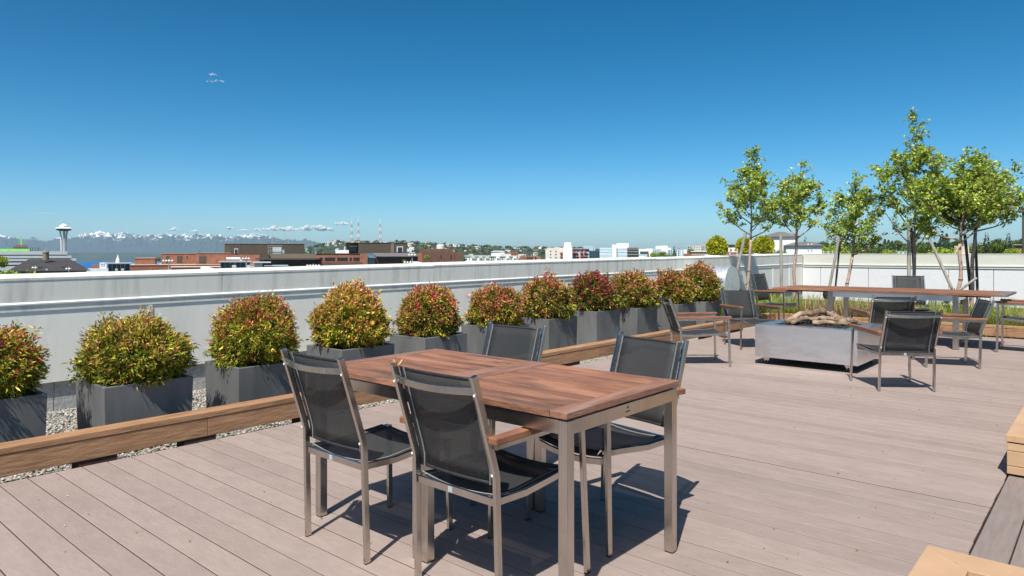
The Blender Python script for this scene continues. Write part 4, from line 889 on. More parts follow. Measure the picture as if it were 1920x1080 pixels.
# striped office block with a construction site on its roof
b = Bld('office_block', 'silver office block with dark window bands at far left', 70, 620, -60)
for i, (u1, vt, vb) in enumerate(((127, 471, 477.5), (135.5, 479.5, 484), (145, 485.5, 489.5), (146, 492, 496), (146, 498.5, None))):
    b.box('floor_band', -60, u1, vt, vb, 'ltgrey', 0, 46)
for u1, vt, vb in ((126, 477.6, 479.4), (134, 484.1, 485.4), (144, 489.6, 491.9), (145, 496.1, 498.4)): b.box('window_band', -60, u1, vt, vb, 'glass', .8, 45)
b.box('green_sheathing', -60, 55, 466.8, 470.9, 'green', 6, 20)
cr = Bld('construction_crane', 'lime green crane mast on brown decking above the striped office', 39.5, 640, 4, cat='crane')
cr.box('deck', 25, 53, 462.5, 466, 'brick_dk', 0, 10); cr.box('deck', 28, 50, 459.5, 461.2, 'brick', 2, 8)
for u in (26, 31, 36, 42, 47, 52): cr.box('post', u, u + .7, 458.5, 466.8, 'umber', 4, 4.4)
for u in (57, 61, 66, 70, 73): cr.box('post', u, u + 1.2, 463 + u % 3, 471, 'umber', 4, 4.6)
part('boom', MB().bar([(cr.x(40), 3, cr.z(460)), (cr.x(38.5), 3, cr.z(445.5))], 1.3, 1.3, (0, 1, 0)), M['green'], cr.r)
# hip roofed hall with a cupola
b = Bld('hip_roofed_hall', 'dark shingled hip roof with stone cupola and dormers', 95, 150)
b.box('wall', 22, 164, 508, None, 'stone', 0, 26); b.hip('roof', 22, 164, 486.5, 508, 'shingle', 0, 26, .24, .8)
cp = part('cupola', MB().lathe([(.62, b.z(488)), (.60, b.z(474)), (.72, b.z(473.6)), (.70, b.z(472.6)), (.45, b.z(470.4)), (.1, b.z(468.8))], 8), M['stone'], b.r, loc=(b.x(85.5), 9, 0))
part('finial', MB().lathe([(.05, b.z(469)), (.02, b.z(461.5))], 6), M['grey'], cp)
for u in (74, 120):
    d_ = b.box('dormer', u - 4, u + 4, 500.5, 507, 'shingle', 2.5, 8); b.win(u - 2, u + 2, 502.5, 506, 'glass', d_, 2.45)
b.win(85.5, 89.5, 504, 507, 'paleblue', None, .1, 'skylight')
# floodlight clusters
def flood(u, vb, vt, Y, n, label):
    k = Y / FPX; r = empty('floodlight_cluster', W((u - 960) / FPX * Y, Y, -26), YAW); tag(r, label, 'floodlight', 'sports floodlights seen over the parapet')
    zt = EYE - (vt - HZ) * k + 26; part('pole', MB().tube([(0, 0, 0), (0, 0, zt + .3)], .07, 8), M['grey'], r); sp = 5.4 * k
    part('crossbar', MB().tube([(-sp * n / 2, 0, zt), (sp * n / 2, 0, zt)], .05, 6), M['grey'], r); base = None
    for i in range(n):
        x_ = (i - (n - 1) / 2) * sp
        if base is None: base = MB().lathe([(.06, .18), (.13, .12), (.19, -.02), (.20, -.12), (.12, -.14)], 14).mesh('lamp', M['ltgrey'], True)
        link('lamp', base, r, (x_, -.2, -.05 + zt))
flood(66, 510, 501.5, 120, 2, 'pair of pale floodlights before the left end of the dark hip roof'); flood(129, 510, 503.5, 120, 2, 'pair of pale floodlights at the right end of the dark hip roof')
flood(316, 505, 488.5, 120, 4, 'four pale floodlights before the low brick block'); flood(462, 503, 484.3, 120, 3, 'three floodlights over the teal glass penthouse')
flood(588, 500, 497.5, 120, 5, 'row of floodlights low before the brown windows'); flood(773, 495, 477.5, 120, 3, 'upper trio of floodlights before the sloped metal roof'); flood(770, 495, 491.5, 118, 5, 'lower row of floodlights before the sloped metal roof')
# small distant blocks by the water
b = Bld('small_block', 'small pink and white blocks by the water left of the brick building', 185, 900, -90); b.box('wall', 172, 188, 496.5, None, 'brick', 0, 10); b.box('wall', 187, 200, 492.5, None, 'white', -2, 12); b.box('wall', 160, 205, 503, None, 'white', -8, -3)
b.grid([189, 192, 195], 1.4, [494.5, 498], 1.6, y=-2)
b = Bld('glass_pavilion', 'teal glass penthouse pavilion left of the low brick block', 224, 180); b.box('wall', 203, 244, 494.8, None, 'teal', 0, 10); b.box('roof', 197, 249, 493.2, 494.7, 'grey', -1.2, 11)
for u in (203, 210, 218, 226, 234, 243): b.win(u, u + .7, 495, 508, 'ltgrey', None, 0, 'mullion')
for u, w_ in ((216, 5), (227, 5.5)): b.win(u, u + w_, 503.5, 507, 'ltgrey', None, -1.5, 'rooftop_unit', 1.0)
part('vent', MB().lathe([(.55, 0), (.45, .8), (.15, 1.6), (.05, 2.2)], 10), M['white'], b.r, loc=(b.x(221), 4, b.z(493.1)))
b = Bld('brick_building', 'low orange brick block with flat roof steps, left of centre-left', 330, 220)
b.box('wall', 243, 520, 497, None, 'brick', 0, 40); b.box('parapet_trim', 242.5, 520, 496.3, 496.9, 'tanbox', -.2, 40); b.box('stair_tower', 251, 290, 484.6, 497, 'brick', 10, 26); b.box('stair_trim', 250.6, 290.4, 484, 484.5, 'tanbox', 9.8, 26.2)
b.box('upper_wall', 301.5, 369, 475.5, 497, 'brick', 14, 36); b.box('upper_trim', 301, 369.4, 474.8, 475.4, 'tanbox', 13.8, 36); b.box('upper_wing', 369.3, 438, 474.6, 497, 'brick', 4, 15); b.box('upper_trim', 369, 438.4, 473.9, 474.5, 'tanbox', 3.8, 15.2); b.box('upper_wing', 438.2, 497, 478, 497, 'brick', 4, 15)
for u0, u1, v0, v1, y_ in ((310, 317, 480.5, 494, 14), (332, 343, 480.5, 494, 14), (350, 353.5, 480.5, 485, 14), (374.5, 389, 480.5, 494, 4)): b.win(u0, u1, v0, v1, 'umber', None, y_)
b.box('roof_trim', 320, 520, 499.5, 500.3, 'white', -6, -.3)
b = Bld('umber_penthouse', 'big dark umber clad penthouse box on the brick building', 497, 240)
b.box('wall', 422.5, 572, 457.5, None, 'umber', 0, 26); b.box('trim', 422, 572.4, 456.9, 457.4, 'umber_lt', -.15, 26); 
for u in (436, 450, 488): b.win(u, u + .5, 457.6, 476, 'umber_lt', None, 0, 'panel_joint')
b.win(440, 447, 466, 476, 'ltgrey', None, -.05, 'door_frame'); b.win(441, 445.5, 467.5, 476, 'glass', None, -.3, 'door')
for u in (511, 517, 535, 541.5): part('antenna', MB().tube([(0, 0, 0), (0, 0, 1.2 + (u % 4))], .06, 5), M['grey'], b.r, loc=(b.x(u), 3, b.z(456.8)))
sc = Bld('cooling_tower', 'grey steel cooling tower in a lattice frame before the umber penthouse', 516, 200, 0, cat='equipment')
sc.box('tank', 511, 528, 463, 476, 'ltgrey', 1, 4)
for u in (502.5, 507, 512, 517, 522, 527.5): sc.box('post', u, u + .5, 459.3, 476, 'grey', 0, .1)
for v in (460, 464, 470): sc.box('rail', 502, 529, v, v + .5, 'grey', -.15, -.02)
for u0, u1 in ((502.7, 507), (507, 512)): part('brace', MB().tube([(sc.x(u0), -.2, sc.z(475)), (sc.x(u1), -.2, sc.z(464))], .04, 5), M['grey'], sc.r)
sc.box('blue_pipe', 529.5, 533, 468.5, 475, 'bluegrey', 0, .6)
b = Bld('brick_complex', 'long brick complex with dark ribbon windows and awnings', 610, 170)
b.box('wall', 492, 595, 488, None, 'brick_dk', 0, 24); b.box('awning', 484, 600, 484, 486.3, 'umber', -2.5, 20); b.win(503, 568, 487, 493, 'glass', None, 0, 'ribbon_window'); b.win(572, 594, 487, 491.5, 'glass', None, 0, 'ribbon_window')
b.box('upper_trim', 505, 592, 476, 484, 'umber_lt', 4, 18); b.box('upper_wall', 496, 505, 477, 484, 'umber', 3, 18)
b.box('wall', 592, 677, 475.8, None, 'brick', 3, 24); b.box('trim', 591.6, 677.4, 475, 475.7, 'umber', 2.8, 24)
for u0, u1 in ((598, 605), (608.5, 629), (632.5, 653), (656.5, 661), (664, 676)): b.win(u0, u1, 483, 489.5, 'glass', None, 3)
b.box('base_wall', 595, 680, 491, None, 'brick_dk', -1.5, 2.9); b.box('wall', 676.5, 691, 475.8, None, 'brick', 1, 24)
b.box('wall', 691, 708, 484, None, 'paleblue', 4, 22); b.box('wall', 708, 800, 482, None, 'brick_dk', 3, 24)
part('sloped_roof', MB().hexa([(b.x(708), 1.5, b.z(481)), (b.x(792), 1.5, b.z(481)), (b.x(791), 14, b.z(475)), (b.x(706), 14, b.z(475)), (b.x(708), 1.5, b.z(480.3)), (b.x(792), 1.5, b.z(480.3)), (b.x(791), 14, b.z(474.3)), (b.x(706), 14, b.z(474.3))]), M['metalroof'], b.r)
part('skylight', MB().hexa([(b.x(692), 1.5, b.z(484)), (b.x(707), 1.5, b.z(484)), (b.x(706), 14, b.z(476)), (b.x(687), 14, b.z(476)), (b.x(692), 1.5, b.z(482.5)), (b.x(707), 1.5, b.z(482.5)), (b.x(706), 14, b.z(475)), (b.x(687), 14, b.z(475))]), M['glass_bl'], b.r)
for u0, u1 in ((715, 752), (757, 776), (778, 789)): b.win(u0, u1, 482, 487.5, 'glass', None, 3, 'ribbon_window')
b.box('wall', 791, 799, 474.5, None, 'brick', 1, 20)
b = Bld('glass_pavilion', 'teal glass penthouse with rooftop ducts before the umber penthouse', 443, 150); b.box('wall', 413.5, 469, 491.8, None, 'teal', 0, 9); b.box('roof', 410, 472.5, 490, 491.7, 'grey', -.8, 10)
for u in (414, 422, 431, 440, 450, 460, 468.5): b.win(u, u + .6, 492, 503, 'ltgrey', None, 0, 'mullion')
for u, w_ in ((435, 8), (462, 7)): b.win(u, u + w_, 497, 501.5, 'ltgrey', None, -1.2, 'rooftop_unit', .8)
part('duct', MB().tube([(b.x(424), 3, b.z(485.5)), (b.x(450), 3, b.z(485.5)), (b.x(452), 3, b.z(490))], .35, 10), M['ltgrey'], b.r)
b = Bld('stair_head', 'small cream stair head with flat roof behind the parapet', 492, 120, -26); b.box('wall', 477, 492, 493, None, 'cream', 0, 5); b.box('roof', 474, 508, 491.2, 492.9, 'ltgrey', -.4, 6); b.box('canopy', 495, 541, 497.6, 498.8, 'bluegrey', -1, 4); b.box('wall', 500, 538, 498.9, None, 'umber', 0, 4)
b = Bld('umber_block', 'dark umber clad penthouse block under the radio masts', 705, 200); b.box('wall', 647.5, 672, 455.8, None, 'umber', 2, 24); b.box('wall', 672, 763, 455.6, None, 'umber', 0, 24); b.box('trim', 647, 763.4, 455, 455.5, 'umber_lt', -.15, 24)
b.win(733, 739, 456, 474, 'umber_lt', None, -.1, 'pilaster'); b.win(655, 668, 462, 472.5, 'glass', None, 1.9, 'vent_door'); b.win(654, 669.5, 461, 462, 'ltgrey', None, 1.6, 'lintel'); b.win(744, 756, 462, 473, 'ltgrey', None, -.15, 'door_frame'); b.win(746, 754, 463.5, 473, 'glass', None, -.35, 'door')
b.box('white_wing', 631, 655, 469, 475, 'white', -3, 1)
b = Bld('brown_block', 'dark brown concrete block with slit windows right of the brick complex', 827, 190); b.box('wall', 785, 867, 472, None, 'brick_dk', 0, 24); b.box('upper', 787, 849, 466.4, 472, 'brick_dk', 4, 20)
for u in (803, 826, 845): b.win(u, u + 2.2, 478, 485.5, 'glass', None, 0); 
for u in (798, 809, 821, 832, 841, 852): b.win(u, u + .8, 472.5, 491, 'umber', None, 0, 'pilaster')
part('skylight', MB().bar([(b.x(808), 6, b.z(468)), (b.x(814), 6, b.z(471.5))], 1.2, .6), M['paleblue'], b.r)
part('water_tank', MB().lathe([(1.15, 0), (1.15, 1.0), (.9, 1.25)], 16), M['cream'], b.r, loc=(b.x(826), 8, b.z(466.4)))
# radio masts on the hill
def mast(u, vt, vb, label):
    Y = 2900; k = Y / FPX; z0 = hland((u - 960) / FPX * Y, Y) - 3; r = empty('radio_mast', W((u - 960) / FPX * Y, Y, z0), YAW); tag(r, label, 'mast', 'red and white radio masts on the hill')
    zt = EYE - (vt - HZ) * k - z0; zs = EYE - (vt + 9 - HZ) * k - z0; nsec = 7
    def wv_(z): return 4.6 * (1 - z / zs) + .9
    for i in range(nsec):
        a, b_ = zs * i / nsec, zs * (i + 1) / nsec; mb = MB(); wa, wb2 = wv_(a), wv_(b_)
        for sx, sy in ((-1, -1), (1, -1), (1, 1), (-1, 1)): mb.tube([(sx * wa, sy * wa, a), (sx * wb2, sy * wb2, b_)], .42, 4)
        for q in range(4):
            za, zc = a + (b_ - a) * q / 4, a + (b_ - a) * (q + 1) / 4; wq, wr = wv_(za), wv_(zc)
            for s_ in (-1, 1): mb.tube([(-s_ * wq, -wq, za), (s_ * wr, -wr, zc)], .22, 3); mb.tube([(-wq, s_ * wq, za), (wr, s_ * wr, zc)] if False else [(s_ * wq, -wq, za), (s_ * wr, wr, zc)], .22, 3)
        part('lattice_section', mb, M['red'] if i % 2 else M['white'], r)
    part('antenna', MB().tube([(0, 0, zs), (0, 0, zt)], [.8, .25], 6), M['white'], r)
mast(659.5, 405, 455, 'thinnest red and white radio mast, leftmost of three'); mast(672, 401, 455, 'middle red and white radio mast, tallest of three'); mast(713, 404, 455, 'red and white radio mast standing apart at the right')
wt = Bld('water_tower', 'round cream water tower on the hillside left of the masts', 625, 2800, hland((625 - 960) / FPX * 2800, 2800), cat='water tower'); part('tank', MB().lathe([(11, 0), (11, wt.z(454.5)), (8, wt.z(453.5))], 20), M['cream'], wt.r); part('pole', MB().tube([(0, 0, 0), (0, 0, wt.z(448))], .5, 5), M['grey'], wt.r)
# houses on the hill ------------------------------------------------
hc = [('white', 3), ('cream', 3), ('sage', 1), ('tanbox', 1.5), ('grey', 1.2), ('bluegrey', 1), ('brick', .8)]
hcache = {}
for i in range(150):
    Y = random.uniform(1900, 2950); u = random.uniform(575, 1165); X = (u - 960) / FPX * Y; z0 = hland(X, Y) - 1.5; mname = random.choices([a for a, _ in hc], [b for _, b in hc])[0]; v_ = random.randint(0, 2); key = (mname, v_)
    if key not in hcache:
        wd, dp, hg = (8 + 4 * v_), 10, 6 + 2 * v_; h1 = MB().box(-wd / 2, wd / 2, -dp / 2, dp / 2, 0, hg).mesh('wall', M[mname]); h2 = MB().add([(-wd/2-.6, -dp/2-.5, hg), (wd/2+.6, -dp/2-.5, hg), (wd/2+.6, dp/2+.5, hg), (-wd/2-.6, dp/2+.5, hg), (-wd/2-.6, 0, hg+3), (wd/2+.6, 0, hg+3)], [(0,1,5,4),(2,3,4,5),(1,2,5),(3,0,4),(3,2,1,0)]).mesh('roof', M[random.choice(['shingle', 'metalroof', 'grey'])]); h3 = MB().box(-1, 1, -.1, .2, 0, 1.8).mesh('window', M['glass']); hcache[key] = (h1, h2, h3, wd, dp, hg)
    h1, h2, h3, wd, dp, hg = hcache[key]; r = empty('hillside_house', W(X, Y, z0), YAW + random.choice([0, .3, -.3, 1.57, 1.2])); tag(r, 'small house among trees on the far hillside', 'house', 'small houses on the far hillside')
    link('wall', h1, r); link('roof', h2, r)
    for q in range(3): link('window', h3, r, (-wd / 2 + wd * (q + .5) / 3, -dp / 2, hg * .55))
# trees on the hill (one mass)
def clumps(n, fn, r0, r1, cards, cols, wts, size, name):
    Ps, As, Ls, Cs = [], [], [], []
    for _ in range(n):
        c, k = fn(); r = random.uniform(r0, r1) * k; m = cards; d = unit(RNG.normal(size=(m, 3))); d[:, 2] = np.abs(d[:, 2]) * 1.0 - .25
        q = d * r * RNG.uniform(.75, 1.05, (m, 1)) * np.array([1, 1, random.uniform(.8, 1.3)]) + np.array(c) + np.array([0, 0, r * .8]); Ps.append(q); As.append(d + RNG.normal(size=(m, 3)) * .8); Ls.append(RNG.uniform(.7, 1.3, m) * size * r)
        base = np.array(random.choices(cols, wts)[0]); Cs.append(np.clip(base * (1 + RNG.normal(size=(m, 1)) * .22), .004, .9) * np.ones((m, 3)))
    P_, A_, L_, C_ = map(np.concatenate, (Ps, As, Ls, Cs)); return quads_mesh(name, leaf_quads(P_ - unit(A_) * (L_ * .5)[:, None], A_, L_, L_ * .8), C_, M['far_leaf'])
GR = [(.05,.085,.025), (.09,.14,.03), (.15,.20,.04), (.05,.03,.04), (.03,.05,.028)]
def hf():
    Y = random.uniform(1850, 3000); X = (random.uniform(560, 1180) - 960) / FPX * Y; return W(X, Y, hland(X, Y) - 1), 1
tag(link('hillside_trees', clumps(700, hf, 4, 9, 26, GR, [3, 3, 1.6, .5, 2], .55, 'hillside_trees')), 'trees massed between the houses on the far hillside', 'trees', kind='stuff')
# white and pale buildings right of centre ---------------------------
b = Bld('row_houses', 'white and sage row of flats with bay windows just over the parapet', 922, 330)
b.box('wall', 872, 920, 480.6, None, 'white', 0, 16); b.box('wall', 920, 972, 480.8, None, 'sage', 2, 16); b.box('cornice', 871, 920.5, 479.6, 480.5, 'white', -.5, 16); b.box('cornice', 920.6, 973, 479.9, 480.7, 'white', 1.5, 16)
for u in (884, 898, 910, 930, 948, 962): b.box('bay', u, u + 7, 481.2, None, 'sage' if u < 920 else 'white', -1.2 if u < 920 else .8, 3)
for u in (874, 879, 886, 888.5, 893, 900, 902.5, 907, 912, 914.5): b.win(u, u + 1.5, 484.2, 487.6, 'glass', None, -1.25 if (885 < u < 891 or 899 < u < 905 or 911 < u < 917) else 0)
for u in (924, 932, 934.5, 941, 950, 952.5, 958, 964, 966.5): b.win(u, u + 1.5, 484.2, 487.6, 'glass', None, .75 if (931 < u < 936 or 949 < u < 954 or 963 < u < 968) else 2)
b = Bld('white_houses', 'white gabled roofs behind the row of flats', 932, 520); b.box('wall', 921, 946, 472, None, 'white', 0, 14); b.hip('roof', 921, 946, 470, 472, 'ltgrey', 0, 14, .2); b.box('wall', 938, 958, 476, None, 'cream', -8, 0); b.box('wall', 957, 971, 472, None, 'brick', 4, 14); b.grid([959, 962.5, 966], 1.6, [473.5, 476.5], 1.4, y=4)
b = Bld('brick_block', 'low orange brick block with dark bays right of the row of flats', 994, 300); b.box('wall', 974, 984, 480.5, None, 'brick', 0, 12); b.box('wall', 984, 1014, 481, None, 'brick', 2, 12); b.box('core', 977, 983, 478.8, 481, 'brick', 3, 8)
for u in (988, 992, 996, 1003): b.win(u, u + 3, 482, 488, 'glass', None, 2)
for u in (1000, 1007, 1011): b.win(u, u + 2, 485.5, 488.5, 'ltgrey', None, -1.5, 'vent', .6)
b = Bld('apartment_block', 'cream and white apartment block with tall white tower and red balconies', 1062, 340)
b.box('wall', 1026, 1055, 464.5, None, 'cream', 4, 22); b.box('wall', 1022, 1026, 468, None, 'cream', 6, 20); b.box('tower', 1055.5, 1073, 463.8, None, 'white', 0, 16); b.box('tower_head', 1058, 1071, 454.5, 463.8, 'white', 3, 12); b.box('wall', 1073, 1105, 467, None, 'bluegrey', 3, 20); b.box('roof', 1072, 1106, 465.8, 466.9, 'grey', 2.2, 21)
for u in (1031, 1041): b.grid([u], 2.2, [470, 476, 482], 2.4, y=4)
for v in (473, 480): b.box('balcony', 1050, 1056, v, v + 1.6, 'red', 1, 4)
for i, v in enumerate((472.5, 479.5)):
    for u in ((1074, 1088, 1095) if i == 0 else (1080, 1088, 1095)): b.box('balcony', u, u + (9 if u == 1074 else 5.5), v, v + 2, 'red', .5, 3)
b.grid([1076, 1082, 1090, 1097, 1101], 3, [468.8, 475.5, 482.5], 3, y=3)
for u in (1061, 1064, 1067): part('antenna', MB().tube([(0, 0, 0), (0, 0, .8)], .08, 5), M['grey'], b.r, loc=(b.x(u), 5, b.z(454.4)))
b = Bld('teal_block', 'dark teal glass block behind the red balconies', 1110, 420); b.box('wall', 1105, 1124, 470, None, 'teal', 0, 14); b.box('upper', 1094, 1112, 460.5, 470, 'bluegrey', 2, 12); b.box('upper', 1112, 1116, 464, 470, 'bluegrey', 3, 10); b.box('wall', 1090, 1105, 466, None, 'teal', 6, 14)
b.grid([1107, 1112, 1117, 1121], 2, [472, 476, 480], 2.5, 'glass')
b = Bld('pale_glass_block', 'pale blue panelled block with white stair tower', 1160, 310); b.box('wall', 1124, 1147, 464.5, None, 'paleblue', 2, 18); b.box('wall', 1156, 1176, 464.3, None, 'paleblue', 2, 18); b.box('stair_tower', 1147.5, 1156, 458.6, None, 'white', 0, 18); b.box('upper', 1156.2, 1179, 456, 464.4, 'white', 3.5, 15); b.box('wall', 1176, 1197, 464.2, None, 'umber_lt', 1, 18)
for v in (467.5, 472.5, 479): b.win(1124, 1147, v, v + .8, 'bluegrey', None, 2, 'panel_joint'); b.win(1156, 1176, v, v + .8, 'bluegrey', None, 2, 'panel_joint')
for v in (468, 473.5, 479): b.grid([1177, 1181, 1185, 1189, 1193], 3, [v], 3.4, y=1); b.win(1176, 1197, v + 3.7, v + 4.3, 'ltgrey', None, .8, 'balcony_rail')
part('antenna', MB().tube([(0, 0, 0), (0, 0, 1.1)], .06, 5), M['grey'], b.r, loc=(b.x(1139), 6, b.z(464.5)))
b = Bld('white_flats', 'white and dark blue flats right of the pale blue block', 1212, 420); b.box('wall', 1198, 1211, 467, None, 'white', 3, 14); b.box('wall', 1200, 1216, 471.5, None, 'umber', 0, 12); b.box('wall', 1211, 1224, 466, None, 'white', 4, 14); b.box('base', 1198, 1214, 476.5, None, 'bluegrey', -2, 6); b.grid([1202, 1206, 1210], 2.2, [473.5], 2.2)
b = Bld('blue_white_flats', 'blue-grey and white flats with vertical white bays', 1252, 480); b.box('wall', 1221, 1245, 466.5, None, 'bluegrey', 2, 18); b.box('bay', 1240, 1252, 460.5, None, 'white', 0, 18); b.box('wall', 1252, 1282, 468, None, 'bluegrey', 2, 18); b.box('upper', 1229, 1241, 461, 467, 'white', 5, 14); b.box('wall', 1275, 1288, 468, None, 'white', 3, 16); b.box('penthouse', 1252, 1258, 464.5, 468, 'white', 5, 12)
b.grid([1223.5, 1228, 1232.5, 1254, 1258, 1263, 1267, 1271], 2.3, [469.5, 473.5, 477.5], 2.2, 'glass_bl', y=2)
for u in (1261, 1269.5, 1277): b.box('bay', u, u + 1.4, 469.5, None, 'white', 1, 3)
b.win(1271, 1275, 465.3, 467.5, 'red', None, 6, 'roof_unit', 1.2)
b = Bld('concrete_block', 'grey concrete flats with dark windows left of the clipped yellow shrubs', 1308, 430); b.box('wall', 1288, 1300, 459.5, None, 'grey', 0, 16); b.box('wall', 1300, 1314, 461, None, 'cream', 2, 16); b.box('tower', 1314.5, 1322, 457.5, None, 'grey', 1, 14); b.box('wall', 1322, 1338, 460.5, None, 'grey', 0, 16); b.grid([1290, 1294, 1302, 1306, 1310, 1323.5, 1327], 1.8, [462.5, 466.5, 470.5], 2, y=0)
b.grid([1316, 1319], 1.4, [462, 466], 2, y=1)
b = Bld('brick_flats', 'low brick flats with cream bands and small windows', 1315, 260); b.box('wall', 1281, 1297, 475.5, None, 'brick', 3, 14); b.box('wall', 1296, 1345, 472.5, None, 'brick', 0, 14); b.box('cornice', 1295, 1346, 470.6, 472.4, 'cream', -.4, 14); b.box('band', 1296, 1345, 477.6, 478.6, 'cream', -.15, 1); b.grid([1299, 1304, 1309, 1314, 1319, 1324, 1329, 1334], 2, [473.8], 3, 'white'); b.grid([1299.3, 1304.3, 1309.3, 1314.3, 1319.3, 1324.3, 1329.3, 1334.3], 1.4, [474.3], 2.2, 'glass', y=-.09)
b = Bld('modern_house', 'white modern house with dark glass upper floor between the clipped shrubs', 1371, 240); b.box('wall', 1358, 1388, 464.5, None, 'white', 2, 12); b.box('upper', 1364, 1379, 458.5, 464, 'teal', 3, 10); b.box('roof', 1363, 1380, 457.4, 458.4, 'grey', 2.4, 10.6); b.grid([1361, 1368, 1377], 4.5, [467], 3.5, y=2); b.box('base', 1356, 1390, 472.5, None, 'brick', -1, 2)
# neighbouring roof garden with clipped shrubs
nb_ = empty('roof_terrace', W((1395 - 960) / FPX * 34, 34, -26), YAW); tag(nb_, 'neighbouring roof terrace behind the parapet corner', 'building')
part('wall', MB().box(-3.6, 9, 0, 14, 0, 26.9), M['cream'], nb_)
def sph(u, v, rpx, Y, label):
    k = Y / FPX; c = W((u - 960) / FPX * Y, Y, EYE - (v - HZ) * k - rpx * k)
    return bush('clipped_shrub', label, c, rpx * k, rpx * k, 6500, [(.24,.29,.02), (.48,.50,.04), (.66,.62,.06), (.14,.19,.015)], [2.2, 3, 2.2, 1], .10, .55, 'shrub_leaf', 'shrub', 'clipped yellow shrubs on the next roof')
sph(1344.5, 463.5, 18.5, 36, 'round clipped yellow-green shrub standing alone, leftmost'); sph(1396, 462, 15, 37, 'round clipped yellow-green shrub half behind the leftmost tree stake'); sph(1431, 462, 18.5, 35.5, 'round clipped yellow-green shrub right of the leftmost tree')
for i, u in enumerate((1362, 1376, 1388, 1402, 1448)):
    p = W((u - 960) / FPX * 35.5, 35.5, .78); bush('low_shrub', ['low bright yellow shrub just right of the lone clipped shrub', 'low bright yellow shrub second in the low row', 'low bright yellow shrub third in the low row', 'low bright yellow shrub before the leftmost tree trunk', 'low bright yellow shrub before the palm'][i], p, .22, .17, 420, [(.55,.48,.05), (.62,.56,.10), (.25,.28,.03)], [2, 2, 1], .07, .5, 'shrub_leaf', 'shrub', 'low yellow shrubs on the next roof')
for i, u in enumerate((1369, 1382.5, 1405)):
    o = part('orange_post', MB().box(-.03, .03, -.03, .03, 0, .85), M['tanbox']); o.location = W((u - 960) / FPX * 35.8, 35.8, .7); tag(o, ['thin orange timber post leftmost of three between the clipped shrubs', 'thin orange timber post in the middle of three between the clipped shrubs', 'thin orange timber post right behind the leftmost tree stake'][i], 'post', 'orange posts on the next roof')
# house with hip metal roofs
b = Bld('hip_roof_house', 'white house with grey-brown metal hip roofs at the wall corner', 1485, 60, -26)
b.box('wall', 1431, 1493, 441.5, None, 'white', 3, 9); b.hip('roof', 1428, 1496, 430.5, 441.4, 'metalroof', 3, 9, .42, .15); b.box('eave', 1427.5, 1496.5, 441.4, 442.6, 'umber_lt', 2.8, 9.2)
b.box('wing', 1474, 1540, 461, None, 'white', 0, 6); b.hip('wing_roof', 1471, 1543, 453, 460, 'metalroof', 0, 6, .3, .12); b.box('eave', 1470.5, 1543.5, 460.1, 461.2, 'umber_lt', -.2, 6.2)
for u in range(1476, 1540, 4): b.win(u, u + .35, 462, 477, 'cream', None, 0, 'siding_seam', .012)
for u in range(1434, 1492, 4): b.win(u, u + .35, 443, 470, 'cream', None, 3, 'siding_seam', .012)
for u in (1514.5, 1521): b.win(u, u + 1.2, 468, 471.5, 'glass', None, -.02, 'vent'); part('wall_lamp', MB().lathe([(.05, 0), (.07, .05), (.03, .1)], 10), M['white'], b.r, loc=(b.x(u + .5), -.1, b.z(459.5)))
for u0, u1 in ((1532, 1566),): b.box('railing', u0, u1, 474.2, 474.7, 'white', -3, -2.95); b.box('railing', u0, u1, 471.8, 472.2, 'white', -3, -2.95); 
for u in (1532, 1540, 1548, 1556, 1565): b.box('railing_post', u, u + .7, 470.5, 479, 'white', -3.02, -2.96)
# palm
p = W((1457 - 960) / FPX * 44, 44, -.2); r = empty('palm', p); tag(r, 'small fan palm before the white house wall', 'palm')
part('trunk', MB().tube([(0, 0, -1), (.02, 0, 1.3)], [.10, .08], 8), M['stake'], r); Pq, Aq, Lq = [], [], []
for k in range(26):
    a = k * 2.4; el = random.uniform(-.5, 1.2); d = np.array([math.cos(a) * math.cos(el), math.sin(a) * math.cos(el), math.sin(el)])
    for j in range(9): Pq.append(np.array([.02, 0, 1.3]) + d * .28); Aq.append(d + RNG.normal(size=3) * .38); Lq.append(random.uniform(.22, .36))
Pq, Aq, Lq = np.array(Pq), np.array(Aq), np.array(Lq); link('crown', quads_mesh('crown', leaf_quads(Pq, Aq, Lq, Lq * .12, .1, .1), pal(len(Pq), [(.05,.08,.025), (.10,.13,.045)], [1, 1]), M['far_leaf']), r)
p = W((1462 - 960) / FPX * 43, 43, .7); bush('low_shrub', 'bright green shrub under the fan palm', p, .5, .36, 700, [(.10,.17,.02), (.2,.28,.03)], [1, 1], .12, .5, 'far_leaf')
# tree line at the right ---------------------------------------------
def crown_broad(seed, n, cols, wts, size=.55):
    rg = np.random.default_rng(seed); L_ = []
    for _ in range(15):
        d = unit(rg.normal(size=(1, 3)))[0]; d[2] = abs(d[2]) * 1.0 - .3; L_.append((d * rg.uniform(.35, .68) * np.array([1, 1, .85]), rg.uniform(.26, .46)))
    Ps, As, Cs = [], [], []
    for c, r in L_:
        m = n // 15; d = unit(rg.normal(size=(m, 3))); Ps.append(c + d * r * rg.uniform(.8, 1.05, (m, 1))); As.append(d + rg.normal(size=(m, 3)) * .7); b_ = pal(1, cols, wts, .15); Cs.append(np.clip(b_ * (1 + rg.normal(size=(m, 1)) * .25), .004, .9))
    P_, A_, C_ = map(np.concatenate, (Ps, As, Cs)); P_[:, 2] += .75; ln = rg.uniform(.7, 1.3, len(P_)) * size * .16
    return quads_mesh('crown', leaf_quads(P_, A_, ln, ln * .8), C_, M['far_leaf'])
